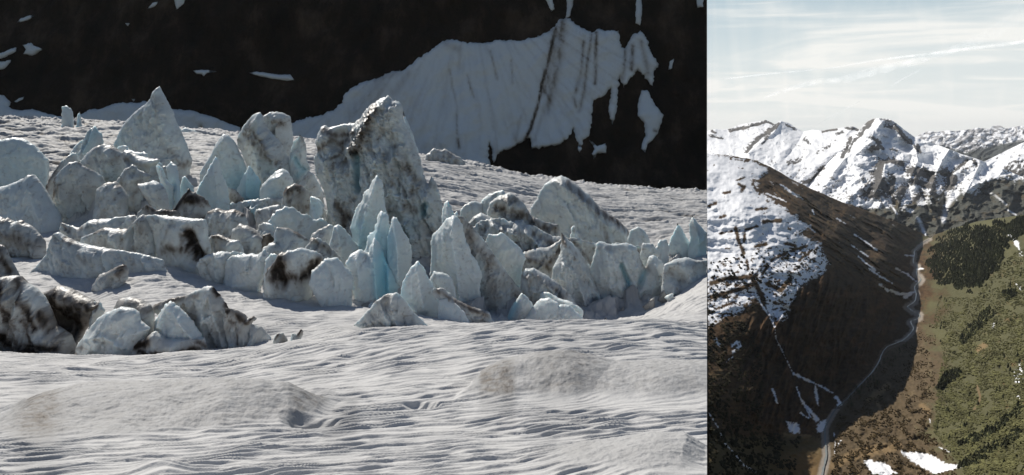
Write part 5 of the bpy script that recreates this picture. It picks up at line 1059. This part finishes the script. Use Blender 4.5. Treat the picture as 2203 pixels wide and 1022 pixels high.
for i, (tx, ty) in enumerate(pts(spots)):
    base = on_slope(np.array([tx]), np.array([ty]))[0]
    if first is None:
        t = bpy.data.objects.new('tree', None); COL.objects.link(t); first = t
        for nm, me in (('crown', crowns[0]), ('trunk', trunkm)):
            c = bpy.data.objects.new(nm, me); COL.objects.link(c); c.parent = t
    else:
        t = first.copy(); COL.objects.link(t)
        for ch in first.children:
            c = ch.copy(); COL.objects.link(c); c.parent = t
            if c.name.startswith('crown'): c.data = crowns[i % 3]
    k = 1.15 + .75 * ((i * 7) % 5) / 5.0
    t.location = base - np.array([0, 0, .4]); t.rotation_euler = (0, 0, i * 1.7); t.scale = (k * 1.15, k * 1.15, k)
    tag(t, 'small green tree on the bank where the dark river leaves the shade', 'tree', 'trees along the river')

# ------------------------------------------------------------------ contrails
cm_, cnd, clk, cb = new_mat('contrail_ice_cloud')
ca_ = attr(cnd, 'dens'); ct = cnd.new('ShaderNodeTexCoord'); cz = cnd.new('ShaderNodeTexNoise'); cz.inputs['Scale'].default_value = 0.0022; cz.inputs['Detail'].default_value = 6
clk.new(ct.outputs['Object'], cz.inputs['Vector'])
cr_ = cnd.new('ShaderNodeMapRange'); cr_.inputs['From Min'].default_value = .3; cr_.inputs['From Max'].default_value = .7
clk.new(cz.outputs['Fac'], cr_.inputs['Value'])
lw = cnd.new('ShaderNodeLayerWeight'); lw.inputs['Blend'].default_value = .35
iv = cnd.new('ShaderNodeMath'); iv.operation = 'SUBTRACT'; iv.inputs[0].default_value = 1; clk.new(lw.outputs['Facing'], iv.inputs[1])
m1 = cnd.new('ShaderNodeMath'); m1.operation = 'MULTIPLY'; clk.new(cr_.outputs['Result'], m1.inputs[0]); clk.new(ca_.outputs['Fac'], m1.inputs[1])
m2 = cnd.new('ShaderNodeMath'); m2.operation = 'MULTIPLY'; m1.inputs[1].default_value = 1; clk.new(m1.outputs[0], m2.inputs[0]); clk.new(iv.outputs[0], m2.inputs[1])
tr_ = cnd.new('ShaderNodeBsdfTranslucent'); tr_.inputs['Color'].default_value = (.97, .97, .97, 1)
df_ = cnd.new('ShaderNodeBsdfDiffuse'); df_.inputs['Color'].default_value = (.97, .97, .97, 1)
ad_ = cnd.new('ShaderNodeAddShader'); clk.new(tr_.outputs[0], ad_.inputs[0]); clk.new(df_.outputs[0], ad_.inputs[1])
tp_ = cnd.new('ShaderNodeBsdfTransparent'); mxs = cnd.new('ShaderNodeMixShader')
clk.new(m2.outputs[0], mxs.inputs[0]); clk.new(tp_.outputs[0], mxs.inputs[1]); clk.new(ad_.outputs[0], mxs.inputs[2])
cnd.remove(cb); clk.new(mxs.outputs[0], cnd['Material Output'].inputs['Surface'])
def contrail(label, line, widths, dens, D0=42000.0, D1=42000.0):
    q = pts(line); n = len(q); k = 10; fine = []
    for i in range(n - 1):
        for t in range(12): fine.append((q[i][0] + (q[i + 1][0] - q[i][0]) * t / 12, q[i][1] + (q[i + 1][1] - q[i][1]) * t / 12))
    fine.append(q[-1]); fine = np.array(fine); m = len(fine); tt = np.linspace(0, 1, m)
    for c in (0, 1): fine[:, c] = np.convolve(np.pad(fine[:, c], 6, mode='reflect', reflect_type='odd'), np.ones(13) / 13, 'valid')
    w = np.interp(tt, np.linspace(0, 1, len(widths)), widths); dn = 0.3 * np.interp(tt, np.linspace(0, 1, len(dens)), dens)
    D = D0 + (D1 - D0) * tt; C = np.stack(P(fine[:, 0], fine[:, 1], D), -1); V = []; A_ = []
    wob = 1 + .35 * fbm(tt * 22, tt * 0 + w[0], 3, 901)
    for j in range(k):
        a = j / k * 2 * np.pi; r = w * wob * D / F * .5
        V.append(C + np.stack([0 * r, r * math.cos(a) * .8, r * math.sin(a)], -1)); A_.append(dn)
    V.append(V[0].copy()); A_.append(dn); V = np.array(V)
    o = mesh_np('contrail', V.reshape(-1, 3), grid_faces(k + 1, m), cm_, {'dens': np.array(A_).ravel()})
    o.visible_shadow = True
    return tag(o, label, 'contrail', 'contrails in the sky')
contrail('thin straight contrail sloping up to the right across the middle of the sky', '1552,171 1600,165 1650,159 1720,153 1790,147 1850,135 1920,125 1990,117 2060,108 2130,99 2215,88', [2, 4, 4, 3, 4, 5, 7, 8, 9], [.5, .8, .6, .25, .5, .8, .9, .9, .9])
contrail('broad frayed contrail rising from above the left peaks to the upper right', '1645,211 1670,200 1700,192 1740,178 1780,174 1820,172 1860,158 1910,146 1970,132 2020,117 2070,100 2120,80 2165,52 2215,10', [3, 8, 10, 12, 14, 16, 18, 20, 16, 14, 18, 26, 34, 44], [.4, .7, .5, .6, .4, .6, .55, .6, .6, .5, .25, .2, .16, .12])
contrail('short faint contrail scratch below the crossing of the two long ones', '1912,188 1935,174 1955,163 1985,148', [2, 4, 4, 3], [.2, .6, .5, .1])
contrail('faint thin contrail slanting up from just left of the summit', '1752,272 1790,250 1820,234 1850,218', [1.5, 3, 3, 3], [.15, .45, .45, .15])

# ------------------------------------------------------------------ air
hz = np.array([[x, y, z] for x in (-13900, 33900) for y in (-290, 45900) for z in (-845, 520)], float)
hf = np.array([[0, 1, 3, 2], [4, 6, 7, 5], [0, 4, 5, 1], [2, 3, 7, 6], [0, 2, 6, 4], [1, 5, 7, 3]])
hm = bpy.data.materials.new('haze'); hm.use_nodes = True; hn = hm.node_tree.nodes; hn.remove(hn['Principled BSDF'])
pv = hn.new('ShaderNodeVolumePrincipled'); pv.inputs['Color'].default_value = (0.90, 0.95, 1.0, 1); pv.inputs['Density'].default_value = 7.5e-6; pv.inputs['Anisotropy'].default_value = 0.2
hm.node_tree.links.new(pv.outputs['Volume'], hn['Material Output'].inputs['Volume'])
hm['volume'] = True
hz[:, 2] = np.where(hz[:, 2] < 0, -850, hz[:, 2])
structure(mesh_np('haze', hz, hf, hm, smooth=False), 'stuff')
